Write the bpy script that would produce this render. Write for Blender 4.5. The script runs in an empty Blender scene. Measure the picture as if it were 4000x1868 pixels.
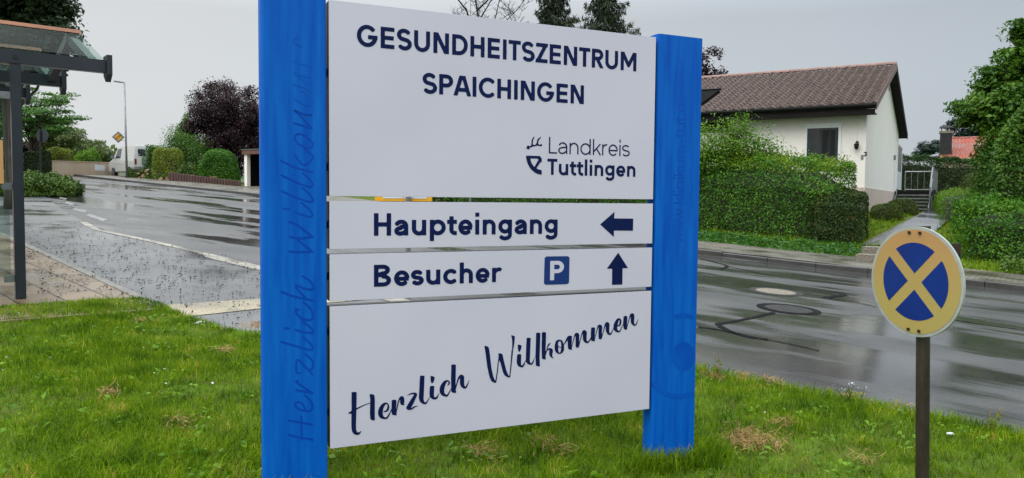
import bpy, bmesh, math, random
import numpy as np
from mathutils import Vector, Matrix

random.seed(7); RNG = np.random.default_rng(7)
SC = bpy.context.scene; COL = SC.collection

# ------------------------------------------------------------------ camera
FPX, CX, CY = 3005.0, 2000.0, 934.0            # focal length and centre in photo pixels (4000 x 1868)
PITCH, ROLL, EYE = math.radians(2.94), math.radians(0.524), 1.6
fw = np.array([0, math.cos(PITCH), -math.sin(PITCH)])
up0 = np.array([0, math.sin(PITCH), math.cos(PITCH)]); rt0 = np.array([1.0, 0, 0])
RT = rt0*math.cos(ROLL) + up0*math.sin(ROLL); UP = up0*math.cos(ROLL) - rt0*math.sin(ROLL)
cam = bpy.data.cameras.new('camera'); cam.sensor_width = 36; cam.lens = FPX/4000*36
cam.clip_start = 0.05; cam.clip_end = 3000
co = bpy.data.objects.new('camera', cam); COL.objects.link(co)
co.matrix_world = Matrix(((RT[0], UP[0], -fw[0], 0), (RT[1], UP[1], -fw[1], 0), (RT[2], UP[2], -fw[2], EYE), (0, 0, 0, 1)))
SC.camera = co

# ------------------------------------------------------------------ overcast sky and soft sun
SUN_EL, SUN_AZ = math.radians(52), math.radians(215)     # compass-like azimuth from +Y clockwise
w = bpy.data.worlds.new('World'); SC.world = w; w.use_nodes = True
nt = w.node_tree; nt.nodes.clear()
def N(tree, typ, **kw):
    n = tree.nodes.new(typ)
    for k, v in kw.items(): setattr(n, k, v)
    return n
out = N(nt, 'ShaderNodeOutputWorld'); L = nt.links.new
sky = N(nt, 'ShaderNodeTexSky', sky_type='NISHITA', sun_disc=False, sun_elevation=SUN_EL, sun_rotation=SUN_AZ)
hsv = N(nt, 'ShaderNodeHueSaturation'); hsv.inputs['Saturation'].default_value = 0.25
bg1 = N(nt, 'ShaderNodeBackground'); bg1.inputs['Strength'].default_value = 0.05; hsv.inputs['Value'].default_value = 0.5
L(sky.outputs[0], hsv.inputs['Color']); L(hsv.outputs[0], bg1.inputs['Color'])
tc = N(nt, 'ShaderNodeTexCoord'); sx = N(nt, 'ShaderNodeSeparateXYZ'); L(tc.outputs['Generated'], sx.inputs[0])
rampz = N(nt, 'ShaderNodeMapRange'); rampz.inputs[1].default_value = 0.22; rampz.inputs[2].default_value = 1.0
rampz.inputs[3].default_value = 0.52; rampz.inputs[4].default_value = 3.5
L(sx.outputs['Z'], rampz.inputs[0])
rampx = N(nt, 'ShaderNodeMapRange'); rampx.inputs[1].default_value = -0.7; rampx.inputs[2].default_value = 0.6
rampx.inputs[3].default_value = 1.22; rampx.inputs[4].default_value = 0.74
L(sx.outputs['X'], rampx.inputs[0])
nz = N(nt, 'ShaderNodeTexNoise'); nz.inputs['Scale'].default_value = 1.6; nz.inputs['Detail'].default_value = 3
mp = N(nt, 'ShaderNodeMapping'); mp.inputs['Scale'].default_value = (1, 1, 3.5)
L(tc.outputs['Generated'], mp.inputs[0]); L(mp.outputs[0], nz.inputs['Vector'])
rn = N(nt, 'ShaderNodeMapRange'); rn.inputs[1].default_value = 0.3; rn.inputs[2].default_value = 0.7; rn.inputs[3].default_value = 0.94; rn.inputs[4].default_value = 1.05
L(nz.outputs[0], rn.inputs[0])
m1 = N(nt, 'ShaderNodeMath', operation='MULTIPLY'); L(rampz.outputs[0], m1.inputs[0]); L(rampx.outputs[0], m1.inputs[1])
m2 = N(nt, 'ShaderNodeMath', operation='MULTIPLY'); L(m1.outputs[0], m2.inputs[0]); L(rn.outputs[0], m2.inputs[1])
tint = N(nt, 'ShaderNodeMix', data_type='RGBA')
tint.inputs[6].default_value = (0.97, 1.0, 1.01, 1); tint.inputs[7].default_value = (0.86, 0.97, 1.07, 1)
rt = N(nt, 'ShaderNodeMapRange'); rt.inputs[1].default_value = -0.5; rt.inputs[2].default_value = 0.5
L(sx.outputs['X'], rt.inputs[0]); L(rt.outputs[0], tint.inputs[0])
bg2 = N(nt, 'ShaderNodeBackground'); L(tint.outputs[2], bg2.inputs['Color']); L(m2.outputs[0], bg2.inputs['Strength'])
ad = N(nt, 'ShaderNodeAddShader'); L(bg1.outputs[0], ad.inputs[0]); L(bg2.outputs[0], ad.inputs[1]); L(ad.outputs[0], out.inputs['Surface'])
sl = bpy.data.lights.new('sun', 'SUN'); sl.energy = 1.0; sl.angle = math.radians(40); sl.color = (1.0, 0.97, 0.92)
so = bpy.data.objects.new('sun', sl); COL.objects.link(so)
sdir = Vector((math.sin(SUN_AZ)*math.cos(SUN_EL), math.cos(SUN_AZ)*math.cos(SUN_EL), math.sin(SUN_EL)))
so.rotation_euler = sdir.to_track_quat('Z', 'Y').to_euler(); so.location = sdir*60
vs = SC.view_settings; vs.view_transform = 'Standard'; vs.look = 'None'; vs.exposure = 0.0; vs.gamma = 1.0

# ------------------------------------------------------------------ terrain: rises along the road, a bank on the house side
D = np.array([-0.8178, 0.5755]); NN = np.array([0.5755, 0.8178])
def sst(a, b, x):
    q = np.clip((x-a)/(b-a), 0, 1); return q*q*(3-2*q)
def thi(s): return np.interp(s, [-80, 8, 18, 28, 34, 40, 44, 60, 140], [16.55, 16.65, 18.6, 20.75, 21.3, 22.0, 22.5, 25.5, 42])
def tlo(s): return np.interp(s, [-80, 3, 6, 9.5, 13, 15.3, 20, 26, 32, 60, 140], [6.2, 6.25, 6.75, 7.12, 7.55, 7.72, 9.2, 11.4, 13.2, 18.5, 34])
def base(s): return 0.0628*s - 0.00013*np.maximum(s, 0)**2
def H(x, y):
    s = x*D[0]+y*D[1]; t = x*NN[0]+y*NN[1]
    s = np.clip(s, -90, 150)
    bank = 0.9*(1-sst(15, 27, s))*sst(0.2, 7.0, t-thi(s)-2.6)
    dip = .10*np.exp(-((x-.97)**2+(y-4.5)**2)/(2*.75**2))          # the lawn sinks a little round the right post
    return base(s) + bank - dip
def ST(s, t): return (s*D[0]+t*NN[0], s*D[1]+t*NN[1])
def HST(s, t):
    x, y = ST(s, t); return float(H(x, y))
def ray(px, py):
    d = fw*FPX + RT*(px-CX) - UP*(py-CY); return d/d[1]
def at(px, py, Y):                              # point of the sight line through a photo pixel at depth Y
    d = ray(px, py); return Vector((d[0]*Y, Y, EYE+d[2]*Y))
def G(px, py, lo=2.0, hi=130.0, off=0.0):       # where that sight line meets the ground
    d = ray(px, py); ys = np.linspace(lo, hi, 26000)
    f = EYE+d[2]*ys-(H(d[0]*ys, ys)+off); k = np.where(f <= 0)[0]
    Y = ys[k[0]] if len(k) else hi
    return Vector((d[0]*Y, Y, float(H(d[0]*Y, Y))+off))
def onground(x, y, off=0.0): return Vector((x, y, float(H(x, y))+off))

# ------------------------------------------------------------------ materials
def newmat(name):
    m = bpy.data.materials.new(name); m.use_nodes = True
    t = m.node_tree; return m, t, t.nodes['Principled BSDF']
def rgb(c): return (c[0], c[1], c[2], 1)
def mat(name, c1, c2=None, rough=0.6, scale=4.0, detail=4, stretch=(1, 1, 1), bump=0.0, bscale=None, metal=0.0, spec=0.5, rvar=0.0, pos=(0.35, 0.65), coat=0.0):
    m, t, p = newmat(name); k = t.links.new
    p.inputs['Roughness'].default_value = rough; p.inputs['Metallic'].default_value = metal
    p.inputs['Specular IOR Level'].default_value = spec; p.inputs['Coat Weight'].default_value = coat
    if c2 is None: c2 = tuple(v*0.8 for v in c1)
    tcn = N(t, 'ShaderNodeTexCoord'); mpn = N(t, 'ShaderNodeMapping'); mpn.inputs['Scale'].default_value = stretch
    k(tcn.outputs['Object'], mpn.inputs[0])
    n1 = N(t, 'ShaderNodeTexNoise'); n1.inputs['Scale'].default_value = scale; n1.inputs['Detail'].default_value = detail
    k(mpn.outputs[0], n1.inputs['Vector'])
    r = N(t, 'ShaderNodeValToRGB'); r.color_ramp.elements[0].position = pos[0]; r.color_ramp.elements[1].position = pos[1]
    r.color_ramp.elements[0].color = rgb(c1); r.color_ramp.elements[1].color = rgb(c2)
    k(n1.outputs[0], r.inputs[0]); k(r.outputs[0], p.inputs['Base Color'])
    if rvar:
        mr = N(t, 'ShaderNodeMapRange'); mr.inputs[1].default_value = .3; mr.inputs[2].default_value = .7
        mr.inputs[3].default_value = max(.03, rough-rvar); mr.inputs[4].default_value = rough+rvar
        k(n1.outputs[0], mr.inputs[0]); k(mr.outputs[0], p.inputs['Roughness'])
    if bump:
        n2 = N(t, 'ShaderNodeTexNoise'); n2.inputs['Scale'].default_value = bscale or scale*6; n2.inputs['Detail'].default_value = 3
        k(mpn.outputs[0], n2.inputs['Vector'])
        b = N(t, 'ShaderNodeBump'); b.inputs['Strength'].default_value = bump; b.inputs['Distance'].default_value = 0.02
        k(n2.outputs[0], b.inputs['Height']); k(b.outputs[0], p.inputs['Normal'])
    return m
def leafmat(name, ca, cb, cc=None, trans=0.35, rough=0.45, nscale=1.2, spec=0.3):
    """leaf colours that vary from leaf to leaf and from twig to twig"""
    m, t, p = newmat(name); k = t.links.new
    g = N(t, 'ShaderNodeNewGeometry'); tcn = N(t, 'ShaderNodeTexCoord')
    n1 = N(t, 'ShaderNodeTexNoise'); n1.inputs['Scale'].default_value = nscale; n1.inputs['Detail'].default_value = 2
    k(tcn.outputs['Object'], n1.inputs['Vector'])
    a = N(t, 'ShaderNodeMath', operation='MULTIPLY_ADD'); a.inputs[1].default_value = 0.55
    k(g.outputs['Random Per Island'], a.inputs[0])
    b = N(t, 'ShaderNodeMath', operation='MULTIPLY_ADD'); b.inputs[1].default_value = 1.5; b.inputs[2].default_value = -0.52
    k(n1.outputs[0], b.inputs[0]); k(b.outputs[0], a.inputs[2])
    r = N(t, 'ShaderNodeValToRGB'); e = r.color_ramp.elements
    e[0].position = 0.12; e[0].color = rgb(ca); e[1].position = 0.85; e[1].color = rgb(cb)
    if cc: q = e.new(0.96); q.color = rgb(cc)
    k(a.outputs[0], r.inputs[0]); k(r.outputs[0], p.inputs['Base Color'])
    p.inputs['Roughness'].default_value = rough; p.inputs['Specular IOR Level'].default_value = spec
    tr = N(t, 'ShaderNodeBsdfTranslucent'); k(r.outputs[0], tr.inputs['Color'])
    mx = N(t, 'ShaderNodeMixShader'); mx.inputs[0].default_value = trans
    o = t.nodes['Material Output']; k(p.outputs[0], mx.inputs[1]); k(tr.outputs[0], mx.inputs[2]); k(mx.outputs[0], o.inputs['Surface'])
    return m

def wetroad(name, c1, c2, rlo, rhi, streak, bump=0.25):
    """wet asphalt: a film of water that is smoother in the wheel tracks and hollows"""
    m, t, p = newmat(name); k = t.links.new
    tcn = N(t, 'ShaderNodeTexCoord'); mpn = N(t, 'ShaderNodeMapping')
    ang = math.atan2(D[1], D[0]); mpn.inputs['Rotation'].default_value = (0, 0, -ang); mpn.inputs['Scale'].default_value = (1, 1, 1)
    mpn.vector_type = 'POINT'; k(tcn.outputs['Object'], mpn.inputs[0])
    mp2 = N(t, 'ShaderNodeMapping'); mp2.inputs['Scale'].default_value = streak; k(mpn.outputs[0], mp2.inputs[0])
    n1 = N(t, 'ShaderNodeTexNoise'); n1.inputs['Scale'].default_value = 1.0; n1.inputs['Detail'].default_value = 5; n1.inputs['Roughness'].default_value = .6
    k(mp2.outputs[0], n1.inputs['Vector'])
    n2 = N(t, 'ShaderNodeTexNoise'); n2.inputs['Scale'].default_value = 70; n2.inputs['Detail'].default_value = 3; k(mpn.outputs[0], n2.inputs['Vector'])
    n3 = N(t, 'ShaderNodeTexNoise'); n3.inputs['Scale'].default_value = 0.9; n3.inputs['Detail'].default_value = 4; k(mpn.outputs[0], n3.inputs['Vector'])
    r = N(t, 'ShaderNodeValToRGB'); r.color_ramp.elements[0].position = .35; r.color_ramp.elements[1].position = .68
    r.color_ramp.elements[0].color = rgb(c1); r.color_ramp.elements[1].color = rgb(c2); k(n3.outputs[0], r.inputs[0])
    mxc = N(t, 'ShaderNodeMix', data_type='RGBA', blend_type='MULTIPLY'); mxc.inputs[0].default_value = .7
    gr = N(t, 'ShaderNodeMapRange'); gr.inputs[1].default_value = .3; gr.inputs[2].default_value = .75; gr.inputs[3].default_value = .45; gr.inputs[4].default_value = 1.5
    k(n2.outputs[0], gr.inputs[0]); k(r.outputs[0], mxc.inputs[6]); k(gr.outputs[0], mxc.inputs[7]); k(mxc.outputs[2], p.inputs['Base Color'])
    mr = N(t, 'ShaderNodeMapRange'); mr.inputs[1].default_value = .44; mr.inputs[2].default_value = .53; mr.inputs[3].default_value = rlo; mr.inputs[4].default_value = rhi
    k(n1.outputs[0], mr.inputs[0]); k(mr.outputs[0], p.inputs['Roughness'])
    b = N(t, 'ShaderNodeBump'); b.inputs['Distance'].default_value = .004
    bs = N(t, 'ShaderNodeMapRange'); bs.inputs[1].default_value = .44; bs.inputs[2].default_value = .54; bs.inputs[3].default_value = bump*.22; bs.inputs[4].default_value = bump
    k(n1.outputs[0], bs.inputs[0]); k(bs.outputs[0], b.inputs['Strength']); k(n2.outputs[0], b.inputs['Height']); k(b.outputs[0], p.inputs['Normal'])
    p.inputs['Specular IOR Level'].default_value = .5
    return m

def paver(name, c1, c2, cm, sizex, sizey, ang, rough=.3, mortar=.012, bumps=.3, offset=.5):
    m, t, p = newmat(name); k = t.links.new
    tcn = N(t, 'ShaderNodeTexCoord'); mpn = N(t, 'ShaderNodeMapping'); mpn.inputs['Rotation'].default_value = (0, 0, -ang)
    k(tcn.outputs['Object'], mpn.inputs[0])
    br = N(t, 'ShaderNodeTexBrick'); br.offset = offset; br.inputs['Scale'].default_value = 1; br.inputs['Brick Width'].default_value = sizex
    br.inputs['Row Height'].default_value = sizey; br.inputs['Mortar Size'].default_value = mortar; br.inputs['Mortar Smooth'].default_value = .3
    br.inputs['Color1'].default_value = rgb(c1); br.inputs['Color2'].default_value = rgb(c2); br.inputs['Mortar'].default_value = rgb(cm)
    k(mpn.outputs[0], br.inputs['Vector'])
    n1 = N(t, 'ShaderNodeTexNoise'); n1.inputs['Scale'].default_value = 1.3; n1.inputs['Detail'].default_value = 6; k(mpn.outputs[0], n1.inputs['Vector'])
    gr = N(t, 'ShaderNodeMapRange'); gr.inputs[1].default_value = .3; gr.inputs[2].default_value = .7; gr.inputs[3].default_value = .65; gr.inputs[4].default_value = 1.25
    k(n1.outputs[0], gr.inputs[0])
    mxc = N(t, 'ShaderNodeMix', data_type='RGBA', blend_type='MULTIPLY'); mxc.inputs[0].default_value = 1
    k(br.outputs[0], mxc.inputs[6]); k(gr.outputs[0], mxc.inputs[7]); k(mxc.outputs[2], p.inputs['Base Color'])
    mr = N(t, 'ShaderNodeMapRange'); mr.inputs[1].default_value = .35; mr.inputs[2].default_value = .65; mr.inputs[3].default_value = rough*.4; mr.inputs[4].default_value = rough*1.5
    k(n1.outputs[0], mr.inputs[0]); k(mr.outputs[0], p.inputs['Roughness'])
    b = N(t, 'ShaderNodeBump'); b.inputs['Strength'].default_value = bumps; b.inputs['Distance'].default_value = .01; b.invert = True
    k(br.outputs['Fac'], b.inputs['Height']); k(b.outputs[0], p.inputs['Normal'])
    return m

def glassmat(name, tintc, rough=.02, alpha=.35):
    m, t, p = newmat(name); k = t.links.new
    o = t.nodes['Material Output']
    tr = N(t, 'ShaderNodeBsdfTransparent'); tr.inputs['Color'].default_value = rgb(tintc)
    gl = N(t, 'ShaderNodeBsdfGlossy'); gl.inputs['Roughness'].default_value = rough; gl.inputs['Color'].default_value = (.9, .95, .95, 1)
    fr = N(t, 'ShaderNodeFresnel'); fr.inputs['IOR'].default_value = 1.5
    n1 = N(t, 'ShaderNodeTexNoise'); n1.inputs['Scale'].default_value = 3; n1.inputs['Detail'].default_value = 8
    df = N(t, 'ShaderNodeBsdfDiffuse'); df.inputs['Color'].default_value = (.05, .06, .05, 1)
    rr = N(t, 'ShaderNodeMapRange'); rr.inputs[1].default_value = .35; rr.inputs[2].default_value = .75; rr.inputs[3].default_value = 0.02; rr.inputs[4].default_value = alpha
    k(n1.outputs[0], rr.inputs[0])
    m0 = N(t, 'ShaderNodeMixShader'); k(rr.outputs[0], m0.inputs[0]); k(tr.outputs[0], m0.inputs[1]); k(df.outputs[0], m0.inputs[2])
    fm = N(t, 'ShaderNodeMath', operation='MULTIPLY'); k(fr.outputs[0], fm.inputs[0]); gb = N(t, 'ShaderNodeNewGeometry'); gi = N(t, 'ShaderNodeMath', operation='MULTIPLY_ADD'); gi.inputs[1].default_value = -.11; gi.inputs[2].default_value = .11; k(gb.outputs['Backfacing'], gi.inputs[0]); k(gi.outputs[0], fm.inputs[1])
    m_ = N(t, 'ShaderNodeMixShader'); k(fm.outputs[0], m_.inputs[0]); k(m0.outputs[0], m_.inputs[1]); k(gl.outputs[0], m_.inputs[2]); k(m_.outputs[0], o.inputs['Surface'])
    return m

M = {}
M['white_panel'] = mat('white_panel', (.565, .540, .645), (.600, .570, .675), rough=.32, scale=1.3, detail=2)
M['black'] = mat('black', (.006, .007, .008), (.010, .011, .012), rough=.4)
M['blue_post'] = mat('blue_post', (.000, .076, .44), (.001, .134, .55), rough=.45, scale=5.0, detail=9, stretch=(6, 6, .5), rvar=.08, pos=(.30, .75), bump=.04, bscale=9, spec=.14)
M['ghost_blue'] = mat('ghost_blue', (.000, .050, .36), (.001, .060, .42), spec=.14, rough=.45, scale=6)
M['ghost_blue_pale'] = mat('ghost_blue_pale', (.000, .070, .42), (.001, .092, .48), spec=.14, rough=.45, scale=6)
M['navy'] = mat('navy', (.003, .009, .060), (.004, .011, .070), rough=.45, spec=.12)
M['sign_blue'] = mat('sign_blue', (.002, .024, .16), (.002, .026, .17), rough=.35)
M['asphalt'] = wetroad('asphalt', (.032, .031, .030), (.068, .066, .063), .075, .46, (.16, .75, 1), bump=.6)
M['asphalt_path'] = wetroad('asphalt_path', (.07, .07, .072), (.12, .12, .121), .10, .36, (.45, .45, 1), bump=.3)
M['tar'] = mat('tar', (.006, .006, .006), (.010, .010, .010), rough=.8, spec=.06)
M['lawn_soil'] = mat('lawn_soil', (.060, .075, .010), (.075, .130, .010), rough=.9, scale=6, bump=.5, bscale=40, spec=.1)
M['meadow'] = mat('meadow', (.030, .060, .012), (.060, .100, .020), rough=.9, scale=.35, detail=8, bump=.5, bscale=15)
ANG_D = math.atan2(D[1], D[0])
M['pavement'] = paver('pavement', (.105, .090, .070), (.135, .115, .09), (.035, .04, .02), .2, .1, ANG_D, rough=.45)
M['kerb'] = mat('kerb', (.030, .029, .028), (.055, .052, .048), rough=.35, scale=2.5, bump=.3)
M['kerb_pale'] = mat('kerb_pale', (.12, .105, .09), (.20, .18, .155), rough=.45, scale=5)
M['platform'] = paver('platform', (.17, .115, .07), (.24, .165, .105), (.03, .02, .015), .60, .40, math.radians(136), rough=.40, mortar=.014, offset=0.0)
M['cream_tile'] = paver('cream_tile', (.36, .30, .19), (.42, .35, .23), (.15, .125, .085), .30, .038, math.radians(62), rough=.5, mortar=.006, bumps=.6)
M['cream_line'] = paver('cream_line', (.20, .18, .145), (.33, .30, .24), (.10, .09, .07), .30, .30, ANG_D, rough=.42, mortar=.006)
M['white_paint'] = mat('white_paint', (.07, .07, .07), (.24, .24, .235), rough=.35, scale=9)
M['grey_steel'] = mat('grey_steel', (.16, .17, .175), (.24, .25, .255), rough=.4, metal=.6)
M['galv'] = mat('galv', (.20, .21, .22), (.28, .29, .30), rough=.38, metal=.75, scale=12)
M['anthracite'] = mat('anthracite', (.016, .021, .027), (.024, .029, .036), rough=.33, scale=3)
M['copper'] = mat('copper', (.15, .050, .016), (.21, .075, .026), spec=.2, rough=.5, scale=3)
M['orange_wood'] = mat('orange_wood', (.55, .27, .09), (.62, .33, .13), rough=.5, scale=5, stretch=(6, 6, .5))
M['shelter_glass'] = glassmat('shelter_glass', (.80, .87, .84), alpha=.16)
M['pane_glass'] = mat('pane_glass', (.012, .016, .018), (.02, .025, .028), rough=.04, spec=.5)
M['dormer_shade_black'] = mat('dormer_shade_black', (.004, .004, .004), (.006, .006, .006), rough=.9, spec=.05)  # matt near-black, paints the shade under the dormer
M['curtain'] = mat('curtain', (.006, .007, .0065), (.045, .050, .045), spec=.05, rough=.8, scale=7, stretch=(1, 1, .02), detail=1, pos=(.42, .58))
M['render_wall'] = mat('render_wall', (.83, .78, .715), (.86, .81, .75), rough=.85, scale=1.2, bump=.25, bscale=60)
M['plinth'] = mat('plinth', (.55, .44, .38), (.61, .50, .43), rough=.85, scale=1.5, bump=.25, bscale=50)
M['tile'] = mat('tile', (.042, .025, .019), (.122, .080, .064), rough=.42, spec=.35, scale=9, detail=8)
M['ridge'] = mat('ridge', (.16, .075, .055), (.24, .125, .10), rough=.42, scale=3)
M['red_tile'] = paver('red_tile', (.25, .050, .024), (.31, .07, .038), (.12, .03, .018), .22, .34, 0, rough=.55, mortar=.02, bumps=.8)
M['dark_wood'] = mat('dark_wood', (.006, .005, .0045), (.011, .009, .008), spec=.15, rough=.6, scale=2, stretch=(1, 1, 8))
M['brown_fascia'] = mat('brown_fascia', (.11, .05, .033), (.15, .07, .05), rough=.5)
M['palisade'] = mat('palisade', (.06, .030, .024), (.11, .055, .042), rough=.65, scale=3, stretch=(4, 4, .6))
M['window_frame'] = mat('window_frame', (.72, .74, .73), (.76, .78, .77), rough=.35)
M['beige_wall'] = mat('beige_wall', (.42, .31, .21), (.52, .40, .29), rough=.8, scale=1.0, detail=6, stretch=(1, 1, .4))
M['van_white'] = mat('van_white', (.50, .50, .475), (.54, .54, .515), rough=.3, scale=.8, coat=.3)
M['tyre'] = mat('tyre', (.012, .012, .012), (.02, .02, .02), rough=.8)
M['tail_red'] = mat('tail_red', (.16, .012, .012), (.20, .02, .018), rough=.2)
M['grey_plastic'] = mat('grey_plastic', (.16, .165, .17), (.19, .195, .20), rough=.5)
M['yellow_sign'] = mat('yellow_sign', (.75, .36, .01), (.80, .40, .015), rough=.35)
M['paper'] = mat('paper', (.62, .63, .65), (.68, .69, .71), rough=.5)
M['rust_pole'] = mat('rust_pole', (.020, .014, .010), (.045, .033, .024), rough=.42, scale=9, stretch=(1, 1, .25), bump=.3)
M['rim_grey'] = mat('rim_grey', (.30, .32, .285), (.37, .39, .35), rough=.5, scale=12)
M['stone_step'] = mat('stone_step', (.10, .085, .06), (.24, .21, .16), rough=.6, scale=28, bump=.5)
M['bark'] = mat('bark', (.035, .027, .020), (.07, .055, .042), rough=.9, scale=6, stretch=(3, 3, .5), bump=.5)
M['bark_dark'] = mat('bark_dark', (.012, .010, .009), (.025, .02, .018), rough=.9, scale=6)
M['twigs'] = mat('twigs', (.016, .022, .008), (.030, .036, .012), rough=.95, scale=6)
M['iron'] = mat('iron', (.016, .015, .014), (.032, .030, .028), spec=.2, rough=.6, scale=14, bump=.4)
M['concrete'] = mat('concrete', (.13, .105, .075), (.20, .165, .12), rough=.55, scale=14)
M['debris'] = mat('debris', (.012, .010, .008), (.035, .026, .016), rough=.7, scale=20)
M['hay'] = leafmat('hay', (.22, .13, .05), (.42, .27, .11), trans=.15, rough=.8)
M['litter'] = mat('litter', (.45, .46, .46), (.60, .60, .58), rough=.5)
# faded red ring of the no stopping sign: ochre below, orange towards the upper right
m, t, p = newmat('faded_ring'); k = t.links.new
tcn = N(t, 'ShaderNodeTexCoord'); sep = N(t, 'ShaderNodeSeparateXYZ'); k(tcn.outputs['Object'], sep.inputs[0])
nzz = N(t, 'ShaderNodeTexNoise'); nzz.inputs['Scale'].default_value = 7; nzz.inputs['Detail'].default_value = 6
mpz = N(t, 'ShaderNodeMapping'); mpz.inputs['Scale'].default_value = (1, 1, .3); k(tcn.outputs['Object'], mpz.inputs[0]); k(mpz.outputs[0], nzz.inputs['Vector'])
mm = N(t, 'ShaderNodeMath', operation='MULTIPLY_ADD'); mm.inputs[1].default_value = .55; k(nzz.outputs[0], mm.inputs[0])
m4 = N(t, 'ShaderNodeMapRange'); m4.inputs[1].default_value = 1.02; m4.inputs[2].default_value = 1.50; m4.inputs[3].default_value = -.25; m4.inputs[4].default_value = .75
k(sep.outputs['Z'], m4.inputs[0]); k(m4.outputs[0], mm.inputs[2])
r = N(t, 'ShaderNodeValToRGB'); r.color_ramp.elements[0].position = .15; r.color_ramp.elements[1].position = .95
r.color_ramp.elements[0].color = (.40, .305, .085, 1); r.color_ramp.elements[1].color = (.44, .225, .085, 1)
k(mm.outputs[0], r.inputs[0]); k(r.outputs[0], p.inputs['Base Color']); p.inputs['Roughness'].default_value = .45
M['faded_ring'] = m
M['nostop_blue'] = mat('nostop_blue', (.001, .020, .16), (.001, .026, .19), rough=.35, scale=3)
# leaves
M['grass'] = leafmat('grass', (0.0307, 0.0935, 0.0020), (0.2242, 0.3465, 0.0080), (0.4720, 0.3630, 0.0700), trans=.42, rough=.55, nscale=4.5, spec=.12)
M['weed'] = leafmat('weed', (0.0550, 0.1540, 0.0055), (0.1870, 0.3410, 0.0132), trans=.4, nscale=6, spec=.2)
M['hedge'] = leafmat('hedge', (0.0216, 0.0928, 0.0053), (0.0846, 0.2321, 0.0093), (0.1539, 0.3027, 0.0117), nscale=1.0)
M['hedge_new'] = leafmat('hedge_new', (0.0859, 0.1717, 0.0068), (0.1917, 0.2896, 0.0114), nscale=1.2)
M['hedge_red'] = leafmat('hedge_red', (.016, .046, .008), (.062, .105, .018), (.15, .06, .03), nscale=2.5)
M['hedge_dark'] = leafmat('hedge_dark', (0.0104, 0.0291, 0.0073), (0.0364, 0.0645, 0.0125), nscale=1.0)
M['shrub_light'] = leafmat('shrub_light', (0.0554, 0.1439, 0.0068), (0.1570, 0.2999, 0.0159), nscale=1.5)
M['ivy'] = leafmat('ivy', (0.0204, 0.0856, 0.0096), (0.0510, 0.1587, 0.0156), nscale=2)
M['yew_gold'] = leafmat('yew_gold', (0.0825, 0.1275, 0.0090), (0.2400, 0.2850, 0.0150), nscale=1.6, trans=.2)
M['box'] = leafmat('box', (0.0282, 0.0576, 0.0067), (0.1088, 0.1500, 0.0157), nscale=3)
M['copper_beech'] = leafmat('copper_beech', (0.0155, 0.0069, 0.0092), (0.0497, 0.0184, 0.0230), (0.0776, 0.0253, 0.0276), trans=.25)
M['maple'] = leafmat('maple', (0.0243, 0.0861, 0.0063), (0.0830, 0.1844, 0.0115), (0.1327, 0.2459, 0.0157))
M['tree_green'] = leafmat('tree_green', (0.0300, 0.1007, 0.0146), (0.1123, 0.2563, 0.0321))
M['tree_dark'] = leafmat('tree_dark', (0.0130, 0.0364, 0.0130), (0.0455, 0.0806, 0.0260))
M['tree_olive'] = leafmat('tree_olive', (0.0562, 0.0938, 0.0225), (0.1594, 0.2156, 0.0525))
M['spruce'] = leafmat('spruce', (0.0140, 0.0308, 0.0154), (0.0476, 0.0672, 0.0266), (0.1050, 0.0840, 0.0350), trans=.1)
M['pine'] = leafmat('pine', (0.0112, 0.0308, 0.0224), (0.0336, 0.0672, 0.0448), trans=.1)
M['juniper'] = leafmat('juniper', (0.0291, 0.0711, 0.0082), (0.1001, 0.1777, 0.0143), trans=.2)
M['rose_pink'] = leafmat('rose_pink', (.42, .19, .15), (.58, .32, .26), trans=.3)

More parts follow.
